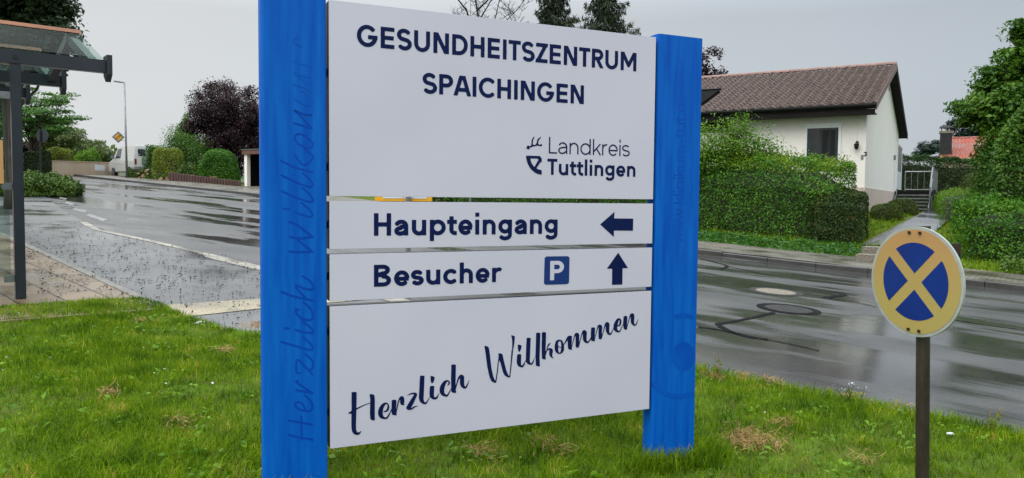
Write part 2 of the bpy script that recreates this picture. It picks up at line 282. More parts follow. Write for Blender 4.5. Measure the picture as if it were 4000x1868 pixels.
# ------------------------------------------------------------------ mesh builder
ORG = {}
class MB:
    def __init__(s): s.v = []; s.f = []; s.mi = []
    def add(s, vs, fs, mi=0):
        o = len(s.v); s.v += [tuple(map(float, q)) for q in vs]; s.f += [[i+o for i in f] for f in fs]; s.mi += [mi]*len(fs); return s
    def box(s, o, ax, ay, az, x, y, z, mi=0):            # box in a frame: ranges x, y, z along axes ax, ay, az from o
        o = Vector(o); ax, ay, az = Vector(ax), Vector(ay), Vector(az)
        P = [o+ax*a+ay*b+az*c for c in z for b in y for a in x]
        return s.add(P, [(0, 2, 3, 1), (4, 5, 7, 6), (0, 1, 5, 4), (2, 6, 7, 3), (0, 4, 6, 2), (1, 3, 7, 5)], mi)
    def prism(s, pts, vec, mi=0):                        # polygon extruded along vec
        n = len(pts); v = Vector(vec); P = [Vector(q) for q in pts]; Q = [q+v for q in P]
        return s.add(P+Q, [list(range(n))[::-1], list(range(n, 2*n))]+[(i, (i+1) % n, n+(i+1) % n, n+i) for i in range(n)], mi)
    def tube(s, pts, rad, sides=8, mi=0, cap=True):
        P = [Vector(q) for q in pts]; n = len(P)
        if not hasattr(rad, '__len__'): rad = [rad]*n
        vs = []; prev = None
        for i, q in enumerate(P):
            d = (P[min(i+1, n-1)]-P[max(i-1, 0)]).normalized()
            a = d.orthogonal().normalized() if prev is None else (prev-d*prev.dot(d)).normalized()
            prev = a; b = d.cross(a)
            for j in range(sides):
                an = 2*math.pi*j/sides; vs.append(q+(a*math.cos(an)+b*math.sin(an))*rad[i])
        fs = [(i*sides+j, i*sides+(j+1) % sides, (i+1)*sides+(j+1) % sides, (i+1)*sides+j) for i in range(n-1) for j in range(sides)]
        if cap: fs += [list(range(sides))[::-1], list(range((n-1)*sides, n*sides))]
        return s.add(vs, fs, mi)
    def disc(s, c, ax, ay, r, th, nrm, n=40, r0=0.0, mi=0):
        c, ax, ay, nrm = Vector(c), Vector(ax), Vector(ay), Vector(nrm)
        O = [c+ax*math.cos(2*math.pi*i/n)*r+ay*math.sin(2*math.pi*i/n)*r for i in range(n)]
        if r0 <= 0: return s.prism(O, nrm*th, mi)
        I = [c+ax*math.cos(2*math.pi*i/n)*r0+ay*math.sin(2*math.pi*i/n)*r0 for i in range(n)]
        V = O+I+[q+nrm*th for q in O]+[q+nrm*th for q in I]; F = []
        for i in range(n):
            j = (i+1) % n
            F += [(i, j, n+j, n+i), (2*n+i, 3*n+i, 3*n+j, 2*n+j), (i, 2*n+i, 2*n+j, j), (n+i, n+j, 3*n+j, 3*n+i)]
        return s.add(V, F, mi)
    def build(s, name, mats, parent=None, smooth=False, bevel=0.0):
        o = ORG.get(parent.name, Vector((0, 0, 0))) if parent else Vector((0, 0, 0))
        me = bpy.data.meshes.new(name)
        me.from_pydata([(a-o.x, b-o.y, c-o.z) for a, b, c in s.v], [], s.f)
        for m_ in (mats if isinstance(mats, (list, tuple)) else [mats]): me.materials.append(m_)
        if any(s.mi): me.polygons.foreach_set('material_index', s.mi)
        if smooth: me.polygons.foreach_set('use_smooth', [True]*len(me.polygons))
        bm = bmesh.new(); bm.from_mesh(me); bmesh.ops.recalc_face_normals(bm, faces=bm.faces)
        if bevel:
            es = [e for e in bm.edges if len(e.link_faces) == 2 and e.calc_face_angle(0) > .6]
            bmesh.ops.bevel(bm, geom=es, offset=bevel, segments=2, affect='EDGES', clamp_overlap=True)
        bm.to_mesh(me); bm.free(); me.update()
        ob = bpy.data.objects.new(name, me); COL.objects.link(ob)
        if parent: ob.parent = parent
        ORG[ob.name] = o
        return ob
def tag(o, label=None, cat=None, group=None, kind=None):
    if label: o['label'] = label
    if cat: o['category'] = cat
    if group: o['group'] = group
    if kind: o['kind'] = kind
    return o
def thing(name, loc, label, cat, group=None):
    o = bpy.data.objects.new(name, None); o.empty_display_size = .2; o.location = loc; COL.objects.link(o)
    ORG[o.name] = Vector(loc); return tag(o, label, cat, group)
def flat(name, V, F, m, parent=None, smooth=False):      # fast path for big numpy meshes (F: n x k array)
    o = ORG.get(parent.name, Vector((0, 0, 0))) if parent else Vector((0, 0, 0))
    V = np.asarray(V, np.float32)-np.array(o, np.float32); F = np.asarray(F, np.int32)
    me = bpy.data.meshes.new(name); me.vertices.add(len(V)); me.vertices.foreach_set('co', V.ravel())
    nf, kk = F.shape; me.loops.add(nf*kk); me.loops.foreach_set('vertex_index', F.ravel())
    me.polygons.add(nf); me.polygons.foreach_set('loop_start', np.arange(nf, dtype=np.int32)*kk)
    me.materials.append(m); me.update(calc_edges=True); me.validate()
    if smooth: me.polygons.foreach_set('use_smooth', [True]*nf)
    ob = bpy.data.objects.new(name, me); COL.objects.link(ob)
    if parent: ob.parent = parent
    ORG[ob.name] = o; return ob

# ------------------------------------------------------------------ foliage
def unit(a): return a/np.maximum(np.linalg.norm(a, axis=1, keepdims=True), 1e-9)
def leafcards(P, size, nrm=None, spread=.8, aspect=.55, axis=None, axspread=.6, fold=.18, jitter=.5):
    """rhombic leaves at points P; normals near nrm, long axis near axis"""
    n = len(P); r1 = RNG.normal(size=(n, 3)); r2 = RNG.normal(size=(n, 3))
    nn = unit(r1) if nrm is None else unit(unit(nrm)+spread*r1*.6)
    a = r2 if axis is None else unit(axis)+axspread*r2*.6
    a = unit(a-nn*np.sum(a*nn, 1, keepdims=True)); b = np.cross(nn, a)
    s = (np.ones(n)*size*(1+jitter*RNG.uniform(-1, 1, n)))[:, None]
    V = np.stack([P-a*s*.5, P+b*s*.5*aspect+nn*s*fold*.5+a*s*.05, P+a*s*.5, P-b*s*.5*aspect+nn*s*fold*.5+a*s*.05], 1).reshape(-1, 3)
    return V, np.arange(4*n).reshape(n, 4)
def joincards(lst):
    V = []; F = []; o = 0
    for v, f in lst: V.append(v); F.append(f+o); o += len(v)
    return np.concatenate(V), np.concatenate(F)
def limb(mb, a, b, r0, r1, sag=.0, n=5, wob=.04, sides=6):
    a, b = Vector(a), Vector(b); Ln = (b-a).length; pts = []
    for i in range(n):
        q = i/(n-1); c = a.lerp(b, q); c.z += sag*Ln*math.sin(math.pi*q)
        if 0 < i < n-1: c += Vector((random.uniform(-1, 1), random.uniform(-1, 1), random.uniform(-1, 1)))*wob*Ln
        pts.append(c)
    mb.tube(pts, [r0+(r1-r0)*i/(n-1) for i in range(n)], sides); return pts
def tree(name, label, base_, blobs, ncl, nl, leaf, m, tr, cat='tree', group=None, clr=.5, barkm=None, flatn=.6, nlimb=16, aspect=.55, surf=.45, updroop=0.0, trunk_top=.6):
    """blobs: (dx, dy, dz, rx, ry, rz) crown volumes relative to the base"""
    base_ = Vector(base_); root = thing(name, base_, label, cat, group); B = np.array(base_)
    vols = np.array([b[3]*b[4]*b[5] for b in blobs])**.7; pick = RNG.choice(len(blobs), ncl, p=vols/vols.sum())
    C = []
    for i in pick:
        b = blobs[i]; d = RNG.normal(size=3); d /= np.linalg.norm(d); rr = RNG.uniform(0, 1)**surf
        C.append(B+np.array(b[:3])+d*rr*np.array(b[3:6]))
    C = np.array(C); per = max(4, nl//ncl); csz = RNG.uniform(.55, 1.35, ncl)*clr
    dl_ = unit(RNG.normal(size=(ncl*per, 3)))*(RNG.uniform(0, 1, ncl*per)**.45)[:, None]
    P = np.repeat(C, per, 0)+dl_*np.repeat(csz, per)[:, None]*np.array([1.05, 1.05, 1.05*flatn])
    ctr = B+np.mean([np.array(b[:3]) for b in blobs], 0)
    nrm = unit(P-ctr)*.6+np.array([0, 0, .9])
    ax = None
    if updroop: ax = unit(P-ctr)+np.array([0, 0, -updroop])
    V, F = leafcards(P, leaf, nrm, 1.1, aspect, axis=ax)
    flat('crown', V, F, m, root)
    zt = max(b[2]+b[5]*.3 for b in blobs); mb = MB()
    top = base_+Vector((blobs[0][0]*.6, blobs[0][1]*.6, zt*trunk_top+.5))
    limb(mb, base_-Vector((0, 0, .15)), top, tr, tr*.35, wob=.015, n=7, sides=9)
    for c in C[RNG.permutation(ncl)[:nlimb]]:
        q = random.uniform(.3, 1.0); a = base_.lerp(top, q)
        limb(mb, a, c, tr*.30*(1.15-q)+.012, .008, sag=.06, n=5, wob=.05, sides=5)
    mb.build('trunk', barkm or M['bark'], root, smooth=True); return root
def hedge(name, label, A, Bp, width, h, n, leaf, m, m_top=None, top_n=0, round_=.25, bump_=.10, cat='hedge', group=None, endround=0.5, zoff=0, top_h=.2, hb=None):
    """clipped hedge from A to Bp (plan points of its centre line): rounded box of leaves round a core of twigs"""
    A = Vector((A[0], A[1])); Bp = Vector((Bp[0], Bp[1])); Ln = (Bp-A).length; d = (Bp-A)/Ln; q = Vector((-d.y, d.x))
    ctr = onground(*((A+Bp)/2)); root = thing(name, ctr, label, cat, group)
    def place(u, v, zz):
        x = A.x+d.x*u*Ln+q.x*v; y = A.y+d.y*u*Ln+q.y*v
        return np.stack([x, y, H(x, y)+zoff+zz], -1)
    hw = width/2
    # superellipse section, sampled on the skin
    th = RNG.uniform(-.15, math.pi+.15, n); e = .5 if round_ < .5 else 1.0
    cs, sn = np.cos(th), np.maximum(np.sin(th), -.1)
    e2 = .45+round_*.9
    hh = h if hb is None else None
    v = hw*np.sign(cs)*np.abs(cs)**e2; u = RNG.uniform(0, 1, n)
    hl = h if hb is None else h+(hb-h)*u
    z = hl*(np.abs(sn)**e2)*np.where(sn < 0, 0, 1)
    # fill the upright sides evenly
    k2 = RNG.uniform(size=n) < .45; z = np.where(k2 & (np.abs(v) > .6*hw), RNG.uniform(0.02, .85, n)*hl, z)
    er = endround*width/Ln; fac = np.ones(n)
    for side in (0, 1):
        dd = np.where(side == 0, u, 1-u)/max(er, 1e-6); fac = np.where(dd < 1, np.sqrt(np.clip(1-(1-dd)**2, .0, 1)), fac)
    # ends: extra leaves on the end caps
    lump = bump_*(np.sin(u*Ln*2.1+1.3)+np.sin(u*Ln*4.7+z*3.1)+np.sin(z*5+u*Ln*1.1))/2+bump_*.8*np.sin(u*Ln*9.3+z*6)*np.sin(z*10.5-u*Ln*4.1)+RNG.normal(size=n)*bump_*.45
    v2 = (v*(.25+.75*fac))+np.sign(cs)*lump*.7; z2 = z*(.9+.1*fac)+np.where(sn > .5, lump, 0)
    P = place(u, v2, np.maximum(z2, .02))
    nv = np.stack([q.x*cs, q.y*cs, np.maximum(sn, .15)], -1)
    endb = (fac < .95)[:, None]*np.where(u < .5, -1, 1)[:, None]*np.array([[d.x, d.y, 0]])
    V, F = leafcards(P, leaf, nv+endb*1.2, 1.1)
    flat('foliage', V, F, m, root)
    if m_top is not None:
        u = RNG.uniform(.0, 1, top_n); v = RNG.uniform(-.85, .85, top_n)*hw; hl = h if hb is None else h+(hb-h)*u
        er_ = np.clip(np.minimum(u, 1-u)/max(er, 1e-6), 0, 1); er_ = np.sqrt(1-(1-er_)**2)
        hl = hl*(.9+.1*er_)*(np.clip(1-np.abs(v/hw)**3, .0, 1)*.18+.82)
        z = hl+np.abs(RNG.normal(size=top_n))*top_h*(.35+.65*np.sin(u*Ln*3.3+v*5)**2)-.05
        V, F = leafcards(place(u, v*(.3+.7*er_), z), leaf*.95, np.tile([0, 0, 1.], (top_n, 1)), 1.6)
        flat('new_growth', V, F, m_top, root)
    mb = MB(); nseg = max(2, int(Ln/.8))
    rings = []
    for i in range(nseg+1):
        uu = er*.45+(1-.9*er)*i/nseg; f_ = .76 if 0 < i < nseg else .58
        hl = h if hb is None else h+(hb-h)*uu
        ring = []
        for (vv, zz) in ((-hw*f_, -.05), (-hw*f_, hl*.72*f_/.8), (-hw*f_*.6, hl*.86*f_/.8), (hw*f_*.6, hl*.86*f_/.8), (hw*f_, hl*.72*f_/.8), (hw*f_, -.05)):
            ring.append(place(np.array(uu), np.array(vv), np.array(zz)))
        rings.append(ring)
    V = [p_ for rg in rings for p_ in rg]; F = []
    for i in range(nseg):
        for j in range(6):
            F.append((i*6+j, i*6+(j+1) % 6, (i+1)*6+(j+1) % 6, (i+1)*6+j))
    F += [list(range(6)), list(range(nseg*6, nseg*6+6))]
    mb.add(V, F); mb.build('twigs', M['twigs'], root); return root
def bush(name, label, c, r, n, leaf, m, cat='shrub', group=None, lump=.12, shell=.25, flatb=.35, spiky=0.0, twig=True, boxy=1.0):
    """rounded shrub; c on the ground, r = (rx, ry, rz)"""
    c = Vector(c); root = thing(name, c, label, cat, group)
    d = RNG.normal(size=(n, 3)); d[:, 2] = np.abs(d[:, 2])*1.15-flatb*.4; d = unit(d)
    pw_ = 6.0 if boxy < 1 else 3.2
    d = d/(np.sum(np.abs(d)**pw_, 1, keepdims=True)**(1/pw_))
    ph = RNG.uniform(0, 6, 6); f = 1+lump*(np.sin(d[:, 0]*5+ph[0])+np.sin(d[:, 1]*6+ph[1])+np.sin(d[:, 2]*7+ph[2]+d[:, 0]*4))/1.7
    rad = f*(1-shell*RNG.uniform(0, 1, n)**1.6)+spiky*np.minimum(np.abs(RNG.normal(size=n)), 1.7)**2*.12
    P = np.array(c)+d*rad[:, None]*np.array(r)+np.array([0, 0, r[2]*.06])
    P[:, 2] = np.maximum(P[:, 2], H(P[:, 0], P[:, 1])+.02)
    V, F = leafcards(P, leaf, d+np.array([0, 0, .35]), 1.1, axis=(d if spiky else None)); flat('foliage', V, F, m, root)
    if twig:
        mb = MB(); k = 12; ringsz = [(-.05, .72), (.35, .78), (.62, .62), (.78, .30)]
        V = []
        for zz, ff in ringsz:
            for j in range(k): an = 2*math.pi*j/k; V.append((c.x+math.cos(an)*r[0]*ff, c.y+math.sin(an)*r[1]*ff, c.z+zz*r[2]))
        F = [(i*k+j, i*k+(j+1) % k, (i+1)*k+(j+1) % k, (i+1)*k+j) for i in range(3) for j in range(k)]+[list(range(3*k, 4*k)), list(range(k))]
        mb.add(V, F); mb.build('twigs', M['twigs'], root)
    return root

# ------------------------------------------------------------------ shapes from distance fields (lettering)
def seg_fields(X, Y, pts, hw, clip=None):
    out_ = np.full(X.shape, 9.0); P = [np.array(q[:2], float) for q in pts]
    for i in range(len(P)-1):
        a, b = P[i], P[i+1]; Ls = np.linalg.norm(b-a)
        if Ls < 1e-9: continue
        u = (b-a)/Ls; tx = (X-a[0])*u[0]+(Y-a[1])*u[1]; pp = np.abs(-(X-a[0])*u[1]+(Y-a[1])*u[0])
        out_ = np.minimum(out_, np.maximum(np.maximum(pp-hw, -tx), tx-Ls))
    for q in P[1:-1]: out_ = np.minimum(out_, np.hypot(X-q[0], Y-q[1])-hw)
    if clip: out_ = np.maximum(out_, np.maximum(clip[0]-Y, Y-clip[1]))
    return out_
def capsule_fields(X, Y, pts):
    out_ = np.full(X.shape, 1e3)
    for (ax_, ay_, ra), (bx, by, rb) in zip(pts[:-1], pts[1:]):
        dx, dy = bx-ax_, by-ay_; q = np.clip(((X-ax_)*dx+(Y-ay_)*dy)/max(dx*dx+dy*dy, 1e-9), 0, 1)
        out_ = np.minimum(out_, np.hypot(X-ax_-q*dx, Y-ay_-q*dy)-(ra+(rb-ra)*q))
    return out_
def smooth_pts(pts, k=4, closed=False):
    P = np.array(pts, float); n = len(P); res = []
    for i in range(n-1):
        p0 = P[max(i-1, 0)]; p1 = P[i]; p2 = P[i+1]; p3 = P[min(i+2, n-1)]
        for j in range(k):
            q = j/k; res.append(.5*((2*p1)+(-p0+p2)*q+(2*p0-5*p1+4*p2-p3)*q*q+(-p0+3*p1-3*p2+p3)*q**3))
    res.append(P[-1]); res = np.array(res)
    if res.shape[1] > 2: res[:, 2] = np.maximum(res[:, 2], .3)
    return res
def poly_field(X, Y, pts):
    P = np.array(pts, float); ins = np.zeros(X.shape, bool); dist = np.full(X.shape, 1e6); n = len(P)
    for i in range(n):
        a, b = P[i], P[(i+1) % n]
        if abs(b[1]-a[1]) > 1e-12:
            c = ((a[1] > Y) != (b[1] > Y)) & (X < (b[0]-a[0])*(Y-a[1])/(b[1]-a[1])+a[0]); ins ^= c
        d_ = b-a; q = np.clip(((X-a[0])*d_[0]+(Y-a[1])*d_[1])/max(d_@d_, 1e-12), 0, 1)
        dist = np.minimum(dist, np.hypot(X-a[0]-q*d_[0], Y-a[1]-q*d_[1]))
    return np.where(ins, -dist, dist)
def march(mb, fn, bounds, cell, mapf):
    x0, y0, x1, y1 = bounds; nx = int((x1-x0)/cell)+2; ny = int((y1-y0)/cell)+2
    xs = x0+np.arange(nx)*cell; ys = y0+np.arange(ny)*cell; X, Y = np.meshgrid(xs, ys); Fv = fn(X, Y); ins = Fv < 0
    vs = []; fs = []; idx = {}
    def vert(x, y):
        k_ = (round(x, 6), round(y, 6))
        if k_ not in idx: idx[k_] = len(vs); vs.append(mapf(x, y))
        return idx[k_]
    for j in range(ny-1):
        i = 0
        while i < nx-1:
            c = [ins[j, i], ins[j, i+1], ins[j+1, i+1], ins[j+1, i]]
            if all(c):
                i2 = i+1
                while i2 < nx-1 and ins[j, i2+1] and ins[j+1, i2+1]: i2 += 1
                bot = [vert(xs[q], ys[j]) for q in range(i, i2+1)]; topv = [vert(xs[q], ys[j+1]) for q in range(i2, i-1, -1)]
                fs.append(bot+topv); i = i2; continue
            if any(c):
                cor = [(xs[i], ys[j], Fv[j, i]), (xs[i+1], ys[j], Fv[j, i+1]), (xs[i+1], ys[j+1], Fv[j+1, i+1]), (xs[i], ys[j+1], Fv[j+1, i])]
                poly = []
                for q in range(4):
                    a, b = cor[q], cor[(q+1) % 4]
                    if a[2] < 0: poly.append(vert(a[0], a[1]))
                    if (a[2] < 0) != (b[2] < 0):
                        tt = a[2]/(a[2]-b[2]); poly.append(vert(a[0]+(b[0]-a[0])*tt, a[1]+(b[1]-a[1])*tt))
                pl = []
                for v_ in poly:
                    if v_ not in pl: pl.append(v_)
                if len(pl) > 2: fs.append(pl)
            i += 1
    mb.add(vs, fs)
def arc(cx, cy, rx, ry, a0, a1, n=16):
    return [(cx+rx*math.cos(math.radians(a0+(a1-a0)*i/n)), cy+ry*math.sin(math.radians(a0+(a1-a0)*i/n))) for i in range(n+1)]
def glyph(c, w):
    """strokes of a geometric sans letter, cap height 1; returns advance width, list of (points, clip)"""
    h = w/2; o = .012; X = .70; S = []
    def st(*p, clip=None): S.append((list(p), clip))
    def arcs(p, clip=None): S.append((p, clip))
    def ess(Wd, Ht):
        rx = Wd/2-h; ct = (Ht/2+Ht-h+o)/2; ry = (Ht-h+o-Ht/2)/2; cb = Ht-ct
        arcs(arc(Wd/2-.01, ct, rx*.96, ry, 28, 238)+arc(Wd/2+.01, cb, rx, ry, 58, -152))
    if c == 'G': W = .93; arcs(arc(W/2, .5, W/2-h, .5-h+o, 38, 356, 30)); st((.50, .45), (W, .45))
    elif c == 'C': W = .84; arcs(arc(.47, .5, .47-h, .5-h+o, 42, 318, 28))
    elif c == 'E': W = .63; st((h, 0), (h, 1)); [st((h, y), (x, y)) for y, x in ((h, W), (.5, W-.03), (1-h, W))]
    elif c == 'S': W = .69; ess(W, 1)
    elif c == 'U': W = .76; st((h, 1), (h, .38), *arc(W/2, .38, W/2-h, .38-h+o, 180, 360), (W-h, .38), (W-h, 1))
    elif c == 'N': W = .76; st((h, 0), (h, 1)); st((W-h, 0), (W-h, 1)); dx = .04; st((h*.9+.0, 1.08), (W-h*.9, -.08), clip=(0, 1))
    elif c == 'D': W = .78; st((h, 0), (h, 1)); st((h, 1-h), (W*.45, 1-h), *arc(W*.42, .5, W*.58-h, .5-h, 90, -90), (h, h))
    elif c == 'H': W = .72; st((h, 0), (h, 1)); st((W-h, 0), (W-h, 1)); st((h, .5), (W-h, .5))
    elif c == 'I': W = w; st((h, 0), (h, 1))
    elif c == 'T': W = .65; st((W/2, 0), (W/2, 1)); st((0, 1-h), (W, 1-h))
    elif c == 'Z': W = .65; st((0.01, 1-h), (W, 1-h)); st((0, h), (W, h)); st((W-h*1.15+.06, 1.08-h*.5), (h*1.15-.06, -.08+h*.5), clip=(0, 1))
    elif c == 'R': W = .69; st((h, 0), (h, 1)); st((h, 1-h), (.36, 1-h), *arc(.35, .70, .32-h, .30-h, 90, -90), (h, .40+h)); st((.33, .46), (W-h*1.05+.04, -.08), clip=(0, 1))
    elif c == 'P': W = .68; st((h, 0), (h, 1)); st((h, 1-h), (.36, 1-h), *arc(.36, .68, .32-h, .32-h, 90, -90), (h, .36+h))
    elif c == 'B': W = .72; st((h, 0), (h, 1)); st((h, 1-h), (.38, 1-h), *arc(.38, .755, .29-h, .245-h, 90, -90), (h, .51+h*.0)); st((h, .51+h*.2), (.40, .51+h*.2), *arc(.40, .275, .32-h, .275-h, 90, -90), (h, h))
    elif c == 'M': W = .96; st((h, 0), (h, 1)); st((W-h, 0), (W-h, 1)); st((h*.75, 1.06), (W/2, .28), (W-h*.75, 1.06), clip=(0, 1))
    elif c == 'A': W = .84; st((h*.95-.035, -.08), (W/2-h*.25, 1.08), clip=(0, 1)); st((W-h*.95+.035, -.08), (W/2+h*.25, 1.08), clip=(0, 1)); st((.2, .30), (W-.2, .30))
    elif c == 'L': W = .55; st((h, 0), (h, 1)); st((h, h), (W, h))
    elif c == 'a': W = .60; ry = .27-h+o; arcs(arc(.30, X-h+o-ry, .30-h, ry, 158, 0)+[(W-h, 0)]); st((W-h, .42), (.30, .385), *arc(.27, .205, .27-h, .205-h+o, 90, 270), (.33, h-o+.01), (W-h, .17))
    elif c == 'u': W = .63; st((h, X), (h, .30), *arc(W/2, .30, W/2-h, .30-h+o, 180, 360), (W-h, .30)); st((W-h, 0), (W-h, X))
    elif c in 'nh': W = .61; st((h, 0), (h, X if c == 'n' else 1)); st(*arc(W/2, .40, W/2-h, .30-h+o, 180, 0), (W-h, 0))
    elif c == 'm': W = .98; st((h, 0), (h, X)); q = (W-2*h)/4; st(*arc(h+q, .44, q, .26-h+o, 180, 0), (h+2*q, 0)); st(*arc(h+3*q, .44, q, .26-h+o, 180, 0), (W-h, 0))
    elif c == 'r': W = .40; st((h, 0), (h, X)); arcs(arc(h+.25, .38, .25, .32-h+o, 180, 78))
    elif c == 'p': W = .71; st((h, -.27), (h, X)); arcs(arc(W/2, .35, W/2-h, .35-h+o, 0, 360, 28)+[(W-h, .36)])
    elif c == 'd': W = .71; st((W-h, 0), (W-h, 1)); arcs(arc(W/2, .35, W/2-h, .35-h+o, 0, 360, 28)+[(W-h, .36)])
    elif c == 'g': W = .66; arcs(arc(W/2, .375, W/2-h, .325-h+o, 0, 360, 28)+[(W-h, .38)]); st((W-h, X), (W-h, 0), *arc(W/2, -.02, W/2-h, .27-h, 0, -148))
    elif c == 't': W = .44; x = .10+h; st((x, .86), (x, .24), *arc(x+.17, .24, .17, .24-h+o, 180, 262), (W, h-o)); st((0, X-h), (W, X-h))
    elif c == 'e': W = .66; arcs(arc(W/2, .35, W/2-h, .35-h+o, 0, 318, 28)); st((h, .325), (W-.3*h, .325))
    elif c == 'c': W = .64; arcs(arc(.35, .35, .35-h, .35-h+o, 42, 318, 26))
    elif c == 's': W = .55; ess(W, X)
    elif c == 'i': W = w; st((h, 0), (h, X)); st((h, .84), (h, 1.0+.03))
    elif c == 'l': W = w; st((h, 0), (h, 1.03))
    elif c == 'k': W = .56; st((h, 0), (h, 1)); st((h, .19), (W-h*.8+.06, X+.08), clip=(0, X)); st((.27, .38), (W-h*.6+.05, -.08), clip=(0, X))
    elif c == 'w': W = .92; a = .2; st((h*.6, X+.05), (W*.27, -.03), (W*.5, X-.02), (W*.73, -.03), (W-h*.6, X+.05), clip=(0, X))
    elif c == '.': W = w*1.3; st((W/2, 0), (W/2, w*1.2))
    elif c == '-': W = .34; st((.02, .33), (W-.02, .33))
    elif c == '3': W = .6; arcs(arc(.28, .74, .24, .26-h, 150, -80)); arcs(arc(.28, .27, .29, .27-h, 85, -150))
    else: W = .35
    return W, S
SIDE = {'G': (.04, .06), 'C': (.04, .03), 'S': (.035, .035), 'T': (.02, .02), 'Z': (.03, .03), 'A': (.01, .01), 'e': (.045, .035), 'c': (.045, .03), 'g': (.045, .075), 'd': (.045, .075),
        'p': (.075, .045), 't': (.015, .02), 's': (.03, .03), 'a': (.05, .07), 'r': (.075, .0), 'P': (.075, .03), 'R': (.075, .02), 'D': (.075, .05), 'k': (.075, .01), 'w': (.01, .01), 'L': (.075, .02)}
def text_mesh(mb, txt, w, mapf, total, bold_pad=0.0):
    """lay the text out on a line of length `total` (in mapf's x); mapf(x, y) with y in cap heights"""
    lay = []; x = 0
    for i, c in enumerate(txt):
        W, S = glyph(c, w); l_, r_ = SIDE.get(c, (.08, .08))
        if i: x += l_
        lay.append((c, x, W, S)); x += W+r_
    x -= SIDE.get(txt[-1], (.08, .08))[1]; kx = total/x
    for c, x0, W, S in lay:
        if not S: continue
        fn = lambda X, Y, S=S: np.minimum.reduce([seg_fields(X, Y, p_, w/2, cl) for p_, cl in S])
        march(mb, fn, (-.08, -.34, W+.10, 1.08), .021, lambda gx, gy, x0=x0: mapf((x0+gx)*kx, gy))

# ================================================================== SETTING
def draped(name, slist, lo, hi, nt, m, off=0.0, kind='structure', skirt=0.0):
    V = []; F = []
    for s_ in slist:
        a, b = lo(s_), hi(s_)
        for j in range(nt+1):
            t_ = a+(b-a)*j/nt; x, y = ST(s_, t_); V.append((x, y, float(H(x, y))+off))
    k_ = nt+1
    for i in range(len(slist)-1):
        for j in range(nt): F.append((i*k_+j, i*k_+j+1, (i+1)*k_+j+1, (i+1)*k_+j))
    o = flat(name, V, F, m, smooth=True); return tag(o, kind=kind)
ss = np.concatenate([np.linspace(-400, -100, 9)[:-1], np.linspace(-100, -20, 17)[:-1], np.linspace(-20, 60, 81)[:-1], np.linspace(60, 160, 26)[:-1], np.linspace(160, 500, 10)])
tt = np.concatenate([np.linspace(-400, -60, 9)[:-1], np.linspace(-60, 10, 36)[:-1], np.linspace(10, 50, 81)[:-1], np.linspace(50, 100, 16)[:-1], np.linspace(100, 600, 12)])
SS, TT = np.meshgrid(ss, tt); GX = SS*D[0]+TT*NN[0]; GY = SS*D[1]+TT*NN[1]; GZ = H(GX, GY)-.06
n_ = len(ss); I = np.arange(len(ss)*len(tt)).reshape(len(tt), len(ss))
F = np.stack([I[:-1, :-1], I[:-1, 1:], I[1:, 1:], I[1:, :-1]], -1).reshape(-1, 4)
tag(flat('ground', np.stack([GX, GY, GZ], -1).reshape(-1, 3), F, M['meadow'], smooth=True), kind='structure')
sl_ = np.concatenate([np.arange(-70, 60, 1.0), np.arange(60, 140, 4.0)])
draped('road', sl_, tlo, thi, 10, M['asphalt'])
draped('forecourt', np.arange(-12, 27.1, .5), lambda s: -24.0, tlo, 24, M['asphalt_path'], off=-.001)
draped('pavement', sl_, lambda s: thi(s)+.14, lambda s: thi(s)+float(np.interp(s, [15, 28], [2.62, 3.7])), 4, M['pavement'], off=.10)
# kerb stones of the far pavement
mb = MB()
for a in np.arange(-30, 62, 1.0):
    P = []
    for s_ in (a+.006, a+.994):
        for dt, dz in ((0, -.02), (0, .095), (.02, .108), (.14, .108), (.14, -.02)):
            x, y = ST(s_, thi(s_)+dt); P.append((x, y, float(H(x, y))+dz-.02*(1 if (3.4 < s_ < 6.0) else 0)))
    mb.add(P, [(0, 1, 6, 5), (1, 2, 7, 6), (2, 3, 8, 7), (3, 4, 9, 8), (0, 4, 3, 2, 1), (5, 6, 7, 8, 9)])
tag(mb.build('kerb', M['kerb']), kind='structure')
# cream edge line and ribbed guidance strip
draped('edge_line', np.arange(2.0, 17.01, .25), lambda s: tlo(s)-(.27 if s < 11 else .16), lambda s: tlo(s), 1, M['cream_line'], off=.004)
def polygon_sheet(name, pts, m, off, sub=6, kind='structure', skirt=.12, hfun=None):
    bm = bmesh.new(); vs_ = [bm.verts.new((p_[0], p_[1], 0)) for p_ in pts]; f = bm.faces.new(vs_)
    bmesh.ops.triangulate(bm, faces=[f])
    for _ in range(sub):
        lg = [e for e in bm.edges if e.calc_length() > 1.0]
        if not lg: break
        bmesh.ops.subdivide_edges(bm, edges=lg, cuts=1); bmesh.ops.triangulate(bm, faces=bm.faces[:])
    bm.faces.ensure_lookup_table(); bm.normal_update()
    if bm.faces[0].normal.z < 0: bmesh.ops.reverse_faces(bm, faces=bm.faces[:])
    for v in bm.verts: v.co.z = float(H(v.co.x, v.co.y))+off
    if skirt:
        be = [e for e in bm.edges if e.is_boundary]; r_ = bmesh.ops.extrude_edge_only(bm, edges=be)
        for v in r_['geom']:
            if isinstance(v, bmesh.types.BMVert): v.co.z -= skirt
    me = bpy.data.meshes.new(name); bm.to_mesh(me); bm.free(); me.materials.append(m)
    o = bpy.data.objects.new(name, me); COL.objects.link(o); return tag(o, kind=kind)
xy = lambda v: (v[0], v[1])
strip = [xy(G(606, 1196)), xy(G(1018, 1168)), xy(G(1645, 1127)), xy(G(1690, 1150)), xy(G(1018, 1207)), xy(G(688, 1243))]
polygon_sheet('guidance_strip', strip, M['cream_tile'], .005, skirt=0)
